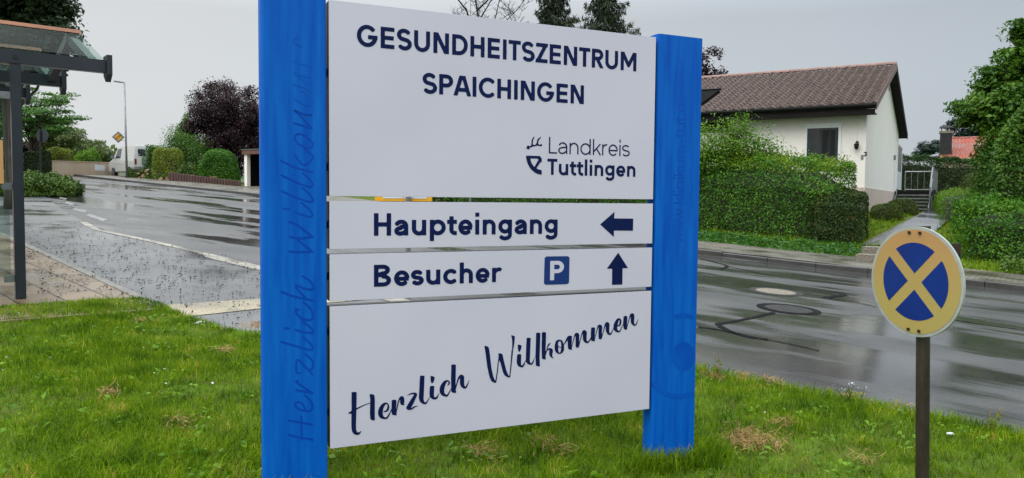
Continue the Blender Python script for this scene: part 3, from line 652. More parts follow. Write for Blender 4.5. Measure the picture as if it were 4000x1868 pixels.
# white dashes of the side road mouth
mb = MB()
for (a, b, c, d_) in (((352, 836), (420, 858), (402, 866), (336, 842)), ((292, 812), (340, 822), (330, 832), (284, 820)), ((258, 788), (292, 795), (284, 803), (252, 795)), ((235, 770), (262, 775), (255, 781), (230, 775))):
    P = [G(*q, off=.005) for q in (a, b, c, d_)]; mb.add(P, [(0, 1, 2, 3)])
tag(mb.build('road_marking', M['white_paint']), kind='structure')
# shelter platform of brown slabs with a pale kerb
pk = [G(-330, 775), G(110, 985), G(330, 1088), G(540, 1190)]
edge = [xy(q) for q in pk]
vdir = Vector(edge[-1])-Vector(edge[0]); vdir.normalize(); vn = Vector((-vdir.y, vdir.x))
if vn.dot(Vector((-1, -1))) < 0: vn = -vn
e0, e1 = Vector(edge[0]), Vector(edge[-1])+vdir*.6
polygon_sheet('platform', [xy(e0), xy(e1), xy(e1+vn*6), xy(e0+vn*6)], M['platform'], .055, skirt=.1)
mb = MB(); n_ = int((e1-e0).length)
for i in range(n_):
    a, b = e0+vdir*(i+.005), e0+vdir*(i+.995); P = []
    for q in (a, b):
        for o_, dz in ((-.10, -.05), (-.10, .058), (-.0, .062), (-.0, -.05)):
            r2 = q+vn*o_; P.append((r2.x, r2.y, float(H(r2.x, r2.y))+dz))
    mb.add(P, [(0, 1, 5, 4), (1, 2, 6, 5), (2, 3, 7, 6), (0, 3, 2, 1), (4, 5, 6, 7)])
tag(mb.build('platform_kerb', M['kerb_pale']), kind='structure')
# near lawn
lawn_px = [(-600, 1262), (0, 1224), (130, 1214), (330, 1198), (520, 1188), (560, 1190), (620, 1208), (690, 1242), (790, 1276), (880, 1308), (1018, 1330)]
LAWN = [xy(G(*q)) for q in lawn_px]+[ST(4.2, 4.75), ST(3.3, 5.6), ST(2.42, 6.14), ST(1.2, 6.13), ST(0.0, 6.16), ST(-1.5, 6.17), ST(-12, 6.17), ST(-12, -8), ST(9, -8)]
polygon_sheet('lawn', LAWN, M['lawn_soil'], .035, skirt=.09)
# garden lawn on the bank, the path and its steps
draped('garden_lawn', np.arange(-30, 30.1, 1.0), lambda s: thi(s)+2.62, lambda s: thi(s)+24, 30, M['lawn_soil'], off=.06)
PATH_L = [(3371, 957), (3425, 928), (3473, 903), (3530, 872), (3583, 845), (3627, 819)]
PATH_R = [(3580, 957), (3600, 940), (3640, 912), (3688, 874), (3705, 845), (3722, 819)]
V = []; F = []
PL_ = [tuple(v) for v in smooth_pts(PATH_L, 4)]; PR_ = [tuple(v) for v in smooth_pts(PATH_R, 4)]
for (a, b) in zip(PL_, PR_):
    A_, B_ = G(*a, off=.10), G(*b, off=.10)
    for j in range(5): q = A_.lerp(B_, j/4); V.append((q.x, q.y, float(H(q.x, q.y))+.10))
for i in range(len(PL_)-1):
    for j in range(4): F.append((i*5+j, i*5+j+1, (i+1)*5+j+1, (i+1)*5+j))
tag(flat('garden_path', V, F, M['asphalt_path'], smooth=True), kind='structure')
pL = [G(*a, off=.09) for a in PATH_L]
mb = MB()
for a, b in zip(pL[:-1], pL[1:]):
    d_ = (b-a); Ln = d_.length; d_.normalize(); q = Vector((-d_.y, d_.x, 0)).normalized(); nst = max(1, int(Ln/.9))
    for i in range(nst):
        mb.box(a+d_*(Ln*i/nst), d_, q, Vector((0, 0, 1)), (.01, Ln/nst-.02), (-.02, .045), (-.1, .012))
tag(mb.build('path_edging', M['pavement']), kind='structure')

# ================================================================== WELCOME SIGN
TH = math.radians(24.55); A2 = Vector((math.cos(TH), math.sin(TH), 0)); NRM = Vector((math.sin(TH), -math.cos(TH), 0)); ZV = Vector((0, 0, 1))
S0 = Vector((.8039, 4.4, 0))                         # right edge of the panels in plan
def onplane(px, py, n=0.0):                          # photo pixel -> (s, z) on the sign's plane, n in front of the panels
    d = ray(px, py); o = Vector((0, 0, EYE)); pl = S0+NRM*n
    dv = Vector(d); k_ = (pl-o).dot(NRM)/dv.dot(NRM); P = o+dv*k_
    return (P-S0).dot(A2), P.z
def pp(s, z, n=0.0): return S0+A2*s+ZV*z+NRM*n
PW = 1.8336
gnd = min(float(H(*xy(pp(-1, 0)))), float(H(*xy(pp(.2, 0)))))
sign = thing('welcome_sign', onground(*xy(pp(-PW/2, 0))), 'large white four-panel direction sign between two tall blue posts on the lawn', 'sign')
sl0, sl1 = onplane(1021, 700)[0], onplane(1277, 700)[0]
sr0 = .017; sr1 = (onplane(2747, 149)[0]+onplane(2714, 1700)[0])/2
topz = onplane(2660, 141)[1]
def postmesh(s0, s1):
    mb = MB(); r_ = .022; dpt = .10; prof = []
    for (cx, cn, a0) in ((s0+r_, -r_, 90), (s0+r_, -dpt+r_, 180), (s1-r_, -dpt+r_, 270), (s1-r_*.5, -r_*.5, 0)):
        rr = r_ if cx != s1-r_*.5 else r_*.5
        for i in range(5):
            an = math.radians(a0+90*i/4)
            prof.append((cx+math.cos(an)*rr, cn+math.sin(an)*rr))
    return mb.prism([pp(a, -.25, b) for a, b in prof], ZV*(topz+.25))
posts = []
for (a, b) in ((sl0, sl1), (sr0, sr1)): posts.append(postmesh(a, b).build('post', M['blue_post'], sign))
posts[0]['label'] = 'left blue post with ghost script lettering'; posts[1]['label'] = 'right blue post with ghost web address and eye mark'
ZR = [(2.523, 1.608), (1.584, 1.356), (1.332, 1.107), (1.083, .396)]; PN = ['heading_panel', 'entrance_panel', 'visitor_panel', 'welcome_panel']; PANEL = []
for (zt, zb), nm in zip(ZR, PN):
    o = MB().box(S0, A2, NRM, ZV, (-PW, 0), (-.006, 0), (zb, zt)).build(nm, M['white_panel'], sign, bevel=.0012)
    MB().box(S0, A2, NRM, ZV, (-PW+.001, -.001), (-.092, -.0062), (zb+.001, zt-.001)).build('backing_frame', M['black'], o)
    PANEL.append(o)
mb = MB()                                            # fixing rails between posts and panels
for z in (2.2, 1.75, 1.47, 1.22, .95, .55): mb.box(S0, A2, NRM, ZV, (sl1-.05, sr0+.05), (-.099, -.0935), (z-.02, z+.02))
mb.build('fixing_rail', M['grey_steel'], sign)
FN = .0012
def line_text(txt, w, pxA, pxB, cap_top, parent, m=M['navy'], name='lettering'):
    """pxA / pxB: baseline pixels of the first and last letter edges; cap_top: pixel of the cap line above pxA"""
    s0, z0 = onplane(*pxA, FN); s1, z1 = onplane(*pxB, FN); zc = onplane(*cap_top, FN)[1]; ch = zc-z0; z = (z0+z1)/2
    mb = MB(); text_mesh(mb, txt, w, lambda x, y: pp(s0+x, z+y*ch, FN), s1-s0); return mb.build(name, m, parent)
line_text('GESUNDHEITSZENTRUM', .193, (1394, 176), (2485.5, 282), (1394, 91), PANEL[0])
line_text('SPAICHINGEN', .193, (1650.5, 364.5), (2280.5, 407), (1650.5, 284), PANEL[0])
line_text('Landkreis', .085, (2144, 599.4), (2459.5, 611), (2144, 534.7), PANEL[0])
line_text('Tuttlingen', .178, (2138, 683.5), (2482, 690.7), (2138, 620.3), PANEL[0])
line_text('Haupteingang', .19, (1460.6, 922.6), (2178, 912), (1460.6, 834.2), PANEL[1])
line_text('Besucher', .19, (1460.6, 1122.9), (1954.6, 1099.5), (1460.6, 1037), PANEL[2])
def px_shape(polys, holes, z, parent, name, m, n=FN, cell=4.0, strokes=(), mono=()):
    """outlines traced in zoomed pixels; z = (x0, y0, scale)"""
    allp = [q[:2] for p_ in list(polys)+list(strokes)+list(mono) for q in p_]
    xs = [q[0] for q in allp]; ys = [q[1] for q in allp]
    st_ = [smooth_pts(s_, 4) for s_ in strokes]+[smooth_pts(s_, 4) for s_ in mono]
    def fn(X, Y):
        f = np.full(X.shape, 1e3)
        for p_ in polys: f = np.minimum(f, poly_field(X, Y, p_))
        for s_ in st_: f = np.minimum(f, capsule_fields(X, Y, s_))
        for p_ in holes: f = np.maximum(f, -poly_field(X, Y, p_))
        return f
    mb = MB()
    def mapf(x, y): s_, zz = onplane(z[0]+x*z[2], z[1]+y*z[2], n); return pp(s_, zz, n)
    march(mb, fn, (min(xs)-45, min(ys)-45, max(xs)+45, max(ys)+45), cell, mapf); return mb.build(name, m, parent)
def rnd(poly, k=5):                                   # round a traced outline with a closed spline
    P = [poly[-1]]+list(poly)+[poly[0], poly[1]]; q = smooth_pts(P, k); return [tuple(v) for v in q[k:-k]]
# arrows
ZH = (1420, 800, .42702); ZB = (1420, 970, .42702)
px_shape([[(2165, 180), (2296, 65), (2293, 125), (2468, 127), (2465, 238), (2291, 236), (2290, 295)]], [], ZH, PANEL[1], 'arrow', M['navy'], cell=5)
px_shape([[(2330, 40), (2420, 182), (2370, 183), (2368, 332), (2272, 335), (2275, 187), (2226, 187)]], [], ZB, PANEL[2], 'arrow', M['navy'], cell=5)
# parking symbol: rounded blue square with a white letter
def rsq(x0, y0, x1, y1, x2, y2, x3, y3, r_=26):
    C = [Vector(q) for q in ((x0, y0), (x1, y1), (x2, y2), (x3, y3))]; P = []
    for i in range(4):
        a, c, b = C[i-1], C[i], C[(i+1) % 4]; u, v = (a-c).normalized(), (b-c).normalized()
        for j in range(7):
            q = j/6; p0, p2 = c+u*r_, c+v*r_; P.append(tuple(p0*(1-q)**2+c*2*q*(1-q)+p2*q*q))
    return P
pk_ = px_shape([rsq(1657, 75, 1885, 72, 1880, 328, 1650, 335)], [], ZB, PANEL[2], 'parking_symbol', M['sign_blue'], cell=5)
sA, zA = onplane(ZB[0]+1706*ZB[2], ZB[1]+294*ZB[2], .0024); sB = onplane(ZB[0]+1832*ZB[2], ZB[1]+290*ZB[2], .0024)[0]; zT = onplane(ZB[0]+1712*ZB[2], ZB[1]+117*ZB[2], .0024)[1]
mb = MB(); text_mesh(mb, 'P', .20, lambda x, y: pp(sA+x, zA+y*(zT-zA), .0024), sB-sA); mb.build('parking_letter', M['white_panel'], PANEL[2])
# county emblem: antler over half shield
ZE = (2030, 510, .19022)
antler = [(133, 365), (150, 330), (165, 305), (185, 310), (197, 326), (228, 314), (241, 285), (243, 220), (250, 185), (272, 150), (303, 113), (298, 150), (277, 192), (270, 240), (272, 283), (290, 297), (330, 288), (350, 250), (358, 200), (372, 172), (400, 150), (447, 120), (430, 155), (395, 195), (380, 240), (384, 280), (410, 291), (440, 283), (458, 270), (458, 322), (400, 318), (365, 308), (300, 325), (265, 330), (240, 345), (210, 355), (190, 393), (165, 380)]
shield = [(130, 515), (420, 524), (432, 552), (455, 572), (455, 646), (427, 652), (345, 775), (385, 800), (453, 815), (453, 910), (370, 893), (325, 872), (280, 840), (235, 798), (200, 750), (172, 700), (150, 640), (135, 570)]
px_shape([antler, shield], [[(218, 575), (368, 577), (385, 607), (302, 748), (262, 700), (235, 645)]], ZE, PANEL[0], 'county_emblem', M['navy'], cell=6)
# brush script
ZS = (1340, 1400, .26598)
polys = [[(125, 500), (165, 492), (200, 497), (197, 740), (190, 1000), (193, 1050), (207, 1083), (232, 1088), (272, 1060), (257, 1098), (237, 1121), (205, 1127), (160, 1115), (131, 1072), (122, 1000), (125, 740)],
         [(390, 527), (425, 526), (457, 536), (466, 575), (467, 912), (438, 912), (402, 896), (394, 800), (400, 620)], [(72, 804), (127, 768), (127, 812), (92, 815)],
         [(715, 615), (748, 606), (782, 613), (786, 645), (780, 740), (790, 835), (755, 838), (720, 826), (711, 780)],
         [(1130, 258), (1163, 252), (1197, 258), (1195, 320), (1183, 600), (1194, 643), (1218, 643), (1250, 600), (1282, 543), (1268, 590), (1228, 667), (1205, 677), (1160, 665), (1125, 630), (1114, 580), (1122, 400)],
         [(1275, 412), (1308, 402), (1341, 408), (1334, 540), (1345, 574), (1362, 573), (1388, 543), (1422, 488), (1388, 588), (1356, 607), (1310, 600), (1280, 570), (1269, 530)], [(1284, 258), (1325, 262), (1347, 282), (1340, 320), (1322, 361), (1302, 368), (1288, 340)],
         [(1591, 95), (1625, 87), (1658, 95), (1655, 300), (1650, 430), (1664, 500), (1650, 510), (1612, 505), (1590, 490), (1585, 300)]]
strokes = [[(110, 795, 9), (200, 742, 10), (300, 692, 7), (400, 658, 5), (495, 636, 1)],
           [(600, 785, 7), (640, 772, 13), (662, 735, 15), (666, 695, 12), (648, 664, 9), (618, 664, 15), (582, 696, 25), (556, 752, 33), (549, 810, 34), (562, 850, 29), (592, 873, 18), (625, 880, 13), (650, 868, 13), (680, 818, 9), (714, 742, 4)],
           [(782, 790, 6), (800, 700, 8), (822, 612, 10), (850, 577, 17), (868, 584, 27), (870, 625, 31), (868, 655, 28), (878, 678, 10), (914, 678, 1)],
           [(946, 546, 3), (985, 525, 9), (1030, 515, 12), (1068, 527, 20), (1052, 565, 24), (1008, 645, 31), (968, 715, 33), (962, 730, 28), (1000, 744, 13), (1050, 713, 10), (1108, 698, 1)],
           [(1532, 402, 2), (1555, 375, 12), (1557, 343, 10), (1530, 331, 12), (1492, 357, 24), (1460, 420, 33), (1452, 480, 34), (1467, 520, 28), (1497, 543, 18), (1530, 546, 13), (1560, 500, 8), (1592, 438, 4)],
           [(1652, 450, 6), (1675, 360, 9), (1700, 290, 13), (1728, 260, 18), (1748, 275, 30), (1748, 330, 31), (1752, 388, 30), (1775, 424, 19), (1800, 428, 14), (1825, 390, 9), (1861, 303, 1)]]
px_shape(polys, [], ZS, PANEL[3], 'lettering', M['navy'], cell=7, strokes=strokes)
ZS = (1880, 1200, .266)
polys = [[(45, 570), (78, 572), (106, 585), (120, 640), (150, 900), (177, 1020), (206, 1085), (224, 1095), (215, 1112), (185, 1108), (150, 1088), (120, 1025), (85, 860), (65, 690)],
         [(250, 680), (285, 679), (312, 690), (335, 800), (365, 920), (400, 1005), (424, 1015), (420, 1034), (385, 1030), (345, 1005), (320, 960), (285, 830), (258, 760)], [(434, 413), (470, 418), (495, 432), (484, 540), (466, 640), (452, 640), (455, 500), (448, 440)],
         [(527, 696), (557, 688), (588, 694), (584, 800), (585, 849), (600, 857), (625, 825), (658, 772), (635, 850), (610, 885), (575, 882), (540, 865), (521, 820), (522, 760)], [(536, 551), (570, 552), (594, 571), (585, 612), (567, 655), (550, 657), (538, 615)],
         [(666, 453), (696, 448), (727, 455), (724, 520), (713, 790), (722, 820), (740, 822), (770, 770), (800, 702), (765, 820), (745, 848), (715, 847), (680, 835), (654, 800), (655, 700)],
         [(806, 380), (836, 373), (867, 380), (865, 500), (857, 750), (861, 871), (825, 868), (800, 855), (797, 700)],
         [(890, 372), (922, 365), (952, 374), (951, 440), (944, 700), (948, 768), (915, 767), (890, 755), (886, 600)],
         [(1272, 426), (1300, 417), (1333, 425), (1330, 520), (1325, 560), (1333, 628), (1300, 625), (1275, 610), (1267, 500)],
         [(1614, 301), (1642, 296), (1671, 303), (1668, 400), (1664, 440), (1670, 503), (1640, 500), (1612, 488), (1609, 400)],
         [(2091, 135), (2120, 127), (2146, 137), (2142, 230), (2138, 280), (2143, 333), (2110, 330), (2090, 315), (2084, 230)]]
strokes = [[(214, 1098, 7), (235, 950, 8), (252, 800, 7), (264, 715, 9)], [(418, 1022, 7), (440, 820, 9), (455, 640, 11)],
           [(942, 710, 5), (960, 640, 6), (975, 582, 8), (995, 547, 12), (1020, 528, 2)], [(970, 632, 7), (1000, 615, 14), (1026, 632, 24), (1023, 665, 26), (1021, 698, 21), (1038, 733, 11), (1064, 751, 1)],
           [(1150, 487, 11), (1117, 505, 19), (1106, 545, 23), (1104, 602, 27), (1113, 650, 21), (1142, 678, 10), (1170, 670, 13), (1192, 630, 22), (1194, 562, 20), (1180, 504, 14), (1150, 487, 11)],
           [(1105, 540, 8), (1145, 588, 5), (1190, 592, 4)], [(1208, 556, 5), (1240, 508, 10), (1274, 446, 14)],
           [(1326, 600, 4), (1350, 500, 6), (1375, 412, 9), (1392, 396, 16), (1411, 405, 26), (1412, 450, 27), (1411, 520, 26), (1410, 572, 25)], [(1430, 590, 4), (1455, 480, 6), (1485, 380, 9), (1503, 358, 17), (1521, 370, 28), (1520, 420, 28), (1522, 478, 26), (1540, 508, 18), (1565, 516, 12), (1590, 490, 9), (1617, 436, 4)],
           [(1664, 480, 4), (1690, 370, 6), (1714, 287, 9), (1730, 275, 16), (1749, 287, 26), (1748, 330, 26), (1746, 400, 25), (1747, 450, 24)], [(1768, 460, 4), (1795, 350, 6), (1822, 257, 9), (1837, 240, 16), (1855, 250, 27), (1854, 300, 27), (1856, 350, 25), (1871, 388, 17), (1895, 398, 12), (1915, 370, 8), (1946, 306, 4)],
           [(1998, 278, 6), (2030, 267, 12), (2043, 228, 15), (2043, 192, 13), (2025, 172, 11), (2000, 194, 20), (1977, 250, 28), (1969, 308, 28), (1987, 344, 21), (2015, 361, 13), (2035, 353, 9), (2060, 300, 6), (2088, 242, 3)],
           [(2136, 312, 4), (2165, 200, 6), (2190, 122, 9), (2204, 110, 16), (2221, 120, 26), (2221, 170, 26), (2221, 220, 24), (2236, 253, 15), (2260, 266, 10), (2285, 230, 7), (2310, 155, 1)]]
px_shape(polys, [], ZS, PANEL[3], 'lettering', M['navy'], cell=7, strokes=strokes)
# ghost lettering left on the posts
def mono(lines, r_): return [[(x, y, r_) for x, y in ln] for ln in lines]
Z = (1000, 1300, .4723)
g = mono([[(268, 845), (370, 866), (470, 885)], [(270, 725), (370, 742), (465, 760)], [(375, 690), (378, 885)], [(400, 515), (450, 560), (468, 610), (450, 645), (400, 645), (345, 625), (322, 592), (345, 572), (385, 588), (402, 632)], [(330, 475), (400, 487), (470, 495)], [(440, 485), (380, 440), (332, 405), (345, 396)],
          [(365, 332), (338, 332), (332, 290), (342, 222), (395, 268), (440, 315), (466, 345)], [(440, 315), (468, 285), (468, 235), (410, 175)], [(210, 75), (330, 110), (440, 140), (470, 125), (440, 80), (390, 35)]], 8)
px_shape([], [], Z, posts[0], 'ghost_lettering', M['ghost_blue'], n=.0008, cell=6, mono=g)
Z = (1000, 850, .374)
g = mono([[(295, 1155), (345, 1158)], [(412, 1172), (500, 1195), (580, 1205), (595, 1180), (550, 1130), (480, 1085)], [(445, 965), (415, 958), (428, 1010), (480, 1055), (550, 1072), (592, 1050), (590, 1000), (560, 940), (500, 885)], [(265, 775), (400, 825), (590, 865)], [(520, 840), (430, 745), (422, 705), (500, 740), (580, 750), (600, 720), (560, 660), (485, 610)],
          [(350, 355), (470, 360), (592, 355)], [(590, 355), (520, 300), (440, 240)], [(355, 200), (450, 218), (592, 200)], [(590, 200), (480, 115), (400, 60), (345, 45)]], 11)
px_shape([], [], Z, posts[0], 'ghost_lettering', M['ghost_blue'], n=.0008, cell=7, mono=g)
Z = (1000, 400, .374)
g = mono([[(290, 1110), (345, 1110)], [(410, 1145), (500, 1180), (570, 1195), (590, 1175), (550, 1110), (470, 1045)], [(265, 925), (400, 985), (560, 1038), (595, 1020), (560, 960), (480, 890)], [(265, 760), (400, 825), (550, 880), (590, 860), (560, 800), (490, 740)], [(255, 605), (400, 675), (590, 730)],
          [(400, 540), (440, 600), (500, 655), (560, 620), (592, 575), (565, 525), (510, 490)], [(402, 378), (422, 337), (470, 332), (540, 370), (592, 430), (575, 470), (520, 470), (440, 432), (402, 378)], [(395, 215), (480, 242), (585, 270)], [(585, 270), (500, 180), (405, 85)], [(405, 85), (490, 125), (580, 135)]], 9)
px_shape([], [], Z, posts[0], 'ghost_lettering', M['ghost_blue'], n=.0008, cell=7, mono=g)
Z = (1000, 0, .374)
g = mono([[(395, 1155), (480, 1175), (575, 1200)], [(400, 1035), (500, 1090), (570, 1100), (580, 1050), (540, 990), (470, 950)], [(390, 880), (480, 910), (575, 945)], [(575, 945), (500, 850), (395, 755)], [(395, 755), (490, 795), (575, 805)], [(395, 640), (480, 672), (580, 690)], [(480, 490), (400, 450), (398, 412), (440, 400)]], 8)
px_shape([], [], Z, posts[0], 'ghost_lettering', M['ghost_blue_pale'], n=.0008, cell=7, mono=g)
a0, z0 = onplane(2667, 951, .0008); a1, z1 = onplane(2681, 362, .0008); k0 = onplane(2627, 800, .0008)[0]; k1 = onplane(2669, 800, .0008)[0]
mb = MB(); text_mesh(mb, 'www.klinikum-tut.de', .10, lambda x, y: pp((a0+a1)/2-y*(k1-k0), z0+x, .0008), z1-z0); mb.build('ghost_lettering', M['ghost_blue_pale'], posts[1])
Z = (2480, 1100, .6383)
disc_ = [(298+70*math.cos(math.radians(a)), 458+88*math.sin(math.radians(a))) for a in range(0, 360, 10)]
px_shape([disc_], [], Z, posts[1], 'ghost_disc', M['ghost_blue_pale'], n=.0008, cell=5)
px_shape([], [], Z, posts[1], 'ghost_arc', M['ghost_blue_pale'], n=.0008, cell=5, mono=mono([[(118, 622), (155, 662), (220, 698), (285, 704), (350, 690)]], 15))
px_shape([], [], Z, posts[1], 'ghost_arc', M['ghost_blue_pale'], n=.0008, cell=5, mono=mono([[(256, 214), (305, 208), (348, 217)]], 14))

# ================================================================== NO STOPPING SIGN
NC = at(3573, 1100, 4.17); cdir = Vector((0-NC.x, 0-NC.y, 0)).normalized(); rgt = Vector((-cdir.y, cdir.x, 0))
a_ = math.radians(42); dr = rgt*math.cos(a_)+cdir*math.sin(a_); dn = Vector((dr.y, -dr.x, 0)); lean = Vector((-.035, 0, 1)).normalized()
if dn.dot(cdir) < 0: dn = -dn
du = (ZV*.999+dr*-.03).normalized(); R_ = .3
PX = NC-dn*.05; pb = PX+Vector((.055, .0, 0)); gz = float(H(pb.x, pb.y))
ns = thing('no_stopping_sign', (pb.x, pb.y, gz), 'round faded no-stopping sign with blue centre and ochre cross on a dark pole', 'sign')
MB().tube([(pb.x, pb.y, gz-.3), tuple(PX+ZV*.302)], .035, 14).build('pole', M['rust_pole'], ns, smooth=False)
dsc = MB().disc(NC-dn*.012, dr, du, R_, .012, dn, 64).build('disc', M['rim_grey'], ns)
MB().disc(NC+dn*.0006, dr, du, R_*.945, .0008, dn, 64).build('faded_ring', M['faded_ring'], dsc)
mb = MB(); hwx = .104*R_; rb = .705*R_
for q in range(4):
    base_a = math.radians(90*q); dirc = (math.cos(base_a), math.sin(base_a)); tip = hwx*math.sqrt(2)
    da = math.asin(hwx/rb); pts = [(dirc[0]*tip, dirc[1]*tip)]
    for i in range(15):
        an = base_a-math.pi/4+da+(math.pi/2-2*da)*i/14; pts.append((rb*math.cos(an), rb*math.sin(an)))
    mb.add([NC+dn*.0024+dr*x+du*y for x, y in pts], [list(range(len(pts)))])
mb.build('blue_field', M['nostop_blue'], dsc)
for y in (.465/.5, -.465/.5):
    for x in (-.1, .1):
        MB().disc(NC+dn*.002+du*y*R_*.95+dr*x*R_*1.15, dr, du, .0085, .008, dn, 10).build('bolt', M['iron'], dsc)
bc = NC-dn*.095-dr*.005
MB().box(bc, dr, dn, ZV, (-.20, .20), (-.004, .004), (-.105, .215)).build('back_plate', M['rust_pole'], ns, bevel=.002)
for z_ in (-.07, .15): MB().box(bc, dr, dn, ZV, (-.06, .06), (.0045, .012), (z_-.015, z_+.015)).build('clamp', M['galv'], ns)

# ================================================================== BUS SHELTER
bd = Vector((.775, .632, 0)).normalized(); sdv = Vector((-1.09, 1.06, 0)); tip0 = Vector((-4.27, 8.12, 0)); ZB0, ZB1 = 2.88, 3.01
pbase = G(95, 1183, off=.055); 
kq = (Vector((pbase.x, pbase.y, 0))-tip0).dot(bd); ppost = tip0+bd*kq
sh = thing('bus_shelter', (ppost.x, ppost.y, float(H(ppost.x, ppost.y))+.055), 'grey steel bus shelter with glass saddle roofs and copper ridge caps on brown slabs', 'bus shelter')
side = bd.cross(ZV).normalized()
for i in range(4):
    tp = tip0+sdv*i; tp.z = 0
    b_ = MB().box(tp, bd, side, ZV, (-3.4, 0), (-.05, .05), (ZB0, ZB1)).build('eave_beam', M['anthracite'], sh, bevel=.004)
    e_ = MB(); P = [tp+bd*.002+side*-.09+ZV*(ZB1+.05), tp+bd*.002+side*.09+ZV*(ZB1+.05), tp+bd*.002+side*.09+ZV*(ZB0-.02), tp+bd*.002+ZV*(ZB0-.09), tp+bd*.002+side*-.09+ZV*(ZB0-.02)]
    e_.prism(P, bd*.05).build('end_plate', M['anthracite'], b_)
    pc = ppost+sdv*i; g_ = float(H(pc.x, pc.y))+.05
    MB().box(pc, bd, side, ZV, (-.045, .045), (-.045, .045), (g_, ZB0-.002)).build('post', M['anthracite'], sh, bevel=.006)
    MB().disc(ppost+sdv*i+ZV*(ZB0+.065)+side*.0505, bd, ZV, .02, .012, side, 12).build('bolt', M['black'], b_)
    pr = pc-bd*1.9; g_ = float(H(pr.x, pr.y))+.05
    MB().box(pr, bd, side, ZV, (-.045, .045), (-.045, .045), (g_, ZB0-.002)).build('post', M['anthracite'], sh, bevel=.006)
ZRD = 3.40
for i in range(3):
    a, b = tip0+sdv*i, tip0+sdv*(i+1); mid = (a+b)/2
    for (e, nm) in ((a, 1), (b, -1)):
        P = [e-bd*3.4+ZV*(ZB1+.012), e-bd*.02+ZV*(ZB1+.012), mid-bd*.02+ZV*ZRD, mid-bd*3.4+ZV*ZRD]
        MB().prism(P, ZV*.012).build('roof_glass', M['shelter_glass'], sh)
        for q in (.10, 1.75, 3.3):
            r0, r1 = e-bd*q+ZV*(ZB1-.005), mid-bd*q+ZV*(ZRD-.012); ax = (r1-r0); Ln = ax.length; ax.normalize(); upv = bd.cross(ax).normalized()
            if upv.z < 0: upv = -upv
            MB().box(r0, ax, bd, upv, (0, Ln), (-.04, .04), (-.10, -.004)).build('rafter', M['anthracite'], sh)
    P = []
    mb = MB(); hs = (a-mid); hs.z = 0; hs.normalize()
    sl__ = (ZRD-ZB1)/((a-mid).length)
    pr = [mid+hs*.06+ZV*(ZRD-.06*sl__+.018), mid+ZV*(ZRD+.035), mid-hs*.06+ZV*(ZRD-.06*sl__+.018), mid+ZV*(ZRD+.018)]
    mb.prism([q-bd*3.45 for q in pr], bd*3.45); mb.build('ridge_cap', M['copper'], sh)
    # rear glazing along the length
    if i < 3:
        r0 = ppost-bd*1.9+sdv*i; r1 = ppost-bd*1.9+sdv*(i+1); dd = (r1-r0).normalized(); Ln = (r1-r0).length; zq = float(H(r0.x, r0.y))
        MB().box(r0, dd, bd, ZV, (.07, Ln-.07), (-.005, .005), (zq+.35, 2.55)).build('wall_glass', M['shelter_glass'], sh)
zq = sh.location.z
wg = MB().box(ppost, bd, side, ZV, (-1.80, -.075), (-.005, .005), (zq+.22, 2.62)).build('wall_glass', M['shelter_glass'], sh)
for z in (at(40, 375, ppost.y).z, at(40, 728, ppost.y).z, at(55, 1087, ppost.y).z):
    MB().box(ppost, bd, side, ZV, (-.135, -.046), (-.02, .02), (z-.035, z+.035)).build('glass_clamp', M['galv'], wg, bevel=.004)
nbx = ppost-bd*.62+side*.03
nb = thing('notice_board', (nbx.x, nbx.y, 1.2), 'orange wooden notice board frame seen through the shelter glass, cut by the left edge', 'notice board')
nb0 = nbx-ZV*0; zt_, zb_ = at(4, 552, ppost.y).z, at(4, 718, ppost.y).z; bx1 = (at(5, 640, ppost.y)-Vector((nb0.x, nb0.y, 0))).dot(bd)
MB().box(nb0, bd, side, ZV, (bx1-.05, bx1), (.0, .04), (zb_, zt_)).box(nb0, bd, side, ZV, (bx1-.65, bx1-.60), (.0, .04), (zb_, zt_)).box(nb0, bd, side, ZV, (bx1-.598, bx1-.052), (.0, .04), (zb_, zb_+.05)).box(nb0, bd, side, ZV, (bx1-.598, bx1-.052), (.0, .04), (zt_-.05, zt_)).build('frame', M['orange_wood'], nb)
MB().box(nb0, bd, side, ZV, (bx1-.598, bx1-.052), (.01, .02), (zb_+.052, zt_-.052)).build('board', M['paper'], nb)

# ================================================================== HOUSE
PH = math.radians(31.02); HD = Vector((-math.cos(PH), math.sin(PH), 0)); HN = Vector((math.sin(PH), math.cos(PH), 0))
HA = Vector((10.994, 23.5, 0)); HW, HR, ZE_ = 12.53, 2.117, 4.619; HL = 19.0
hc = HA+HD*.3+HN*.5
hs_ = thing('white_house', onground(hc.x, hc.y), 'white rendered bungalow with brown tiled saddle roof behind the clipped hedge', 'house')
def hp(u, v, z): return HA+HD*u+HN*v+ZV*z            # u along the front, v to the back
u0, v0 = .30, .50; UE, VE = HL-.3, HW-.5
zpl = 2.08
slope = HR/(HW/2)
def roofz(v): return ZE_-.05+slope*(v if v < HW/2 else HW-v)
mb = MB()
pent = [hp(u0, v0, zpl), hp(u0, VE, zpl), hp(u0, VE, roofz(VE)-.13), hp(u0, HW/2, roofz(HW/2)-.13), hp(u0, v0, roofz(v0)-.13)]
mb.prism(pent, HD*(UE-u0)); mb.build('wall', M['render_wall'], hs_)
MB().box(hp(0, 0, 0), HD, HN, ZV, (u0-.025, UE), (v0-.025, VE), (.6, zpl-.002)).build('plinth', M['plinth'], hs_, bevel=.01)
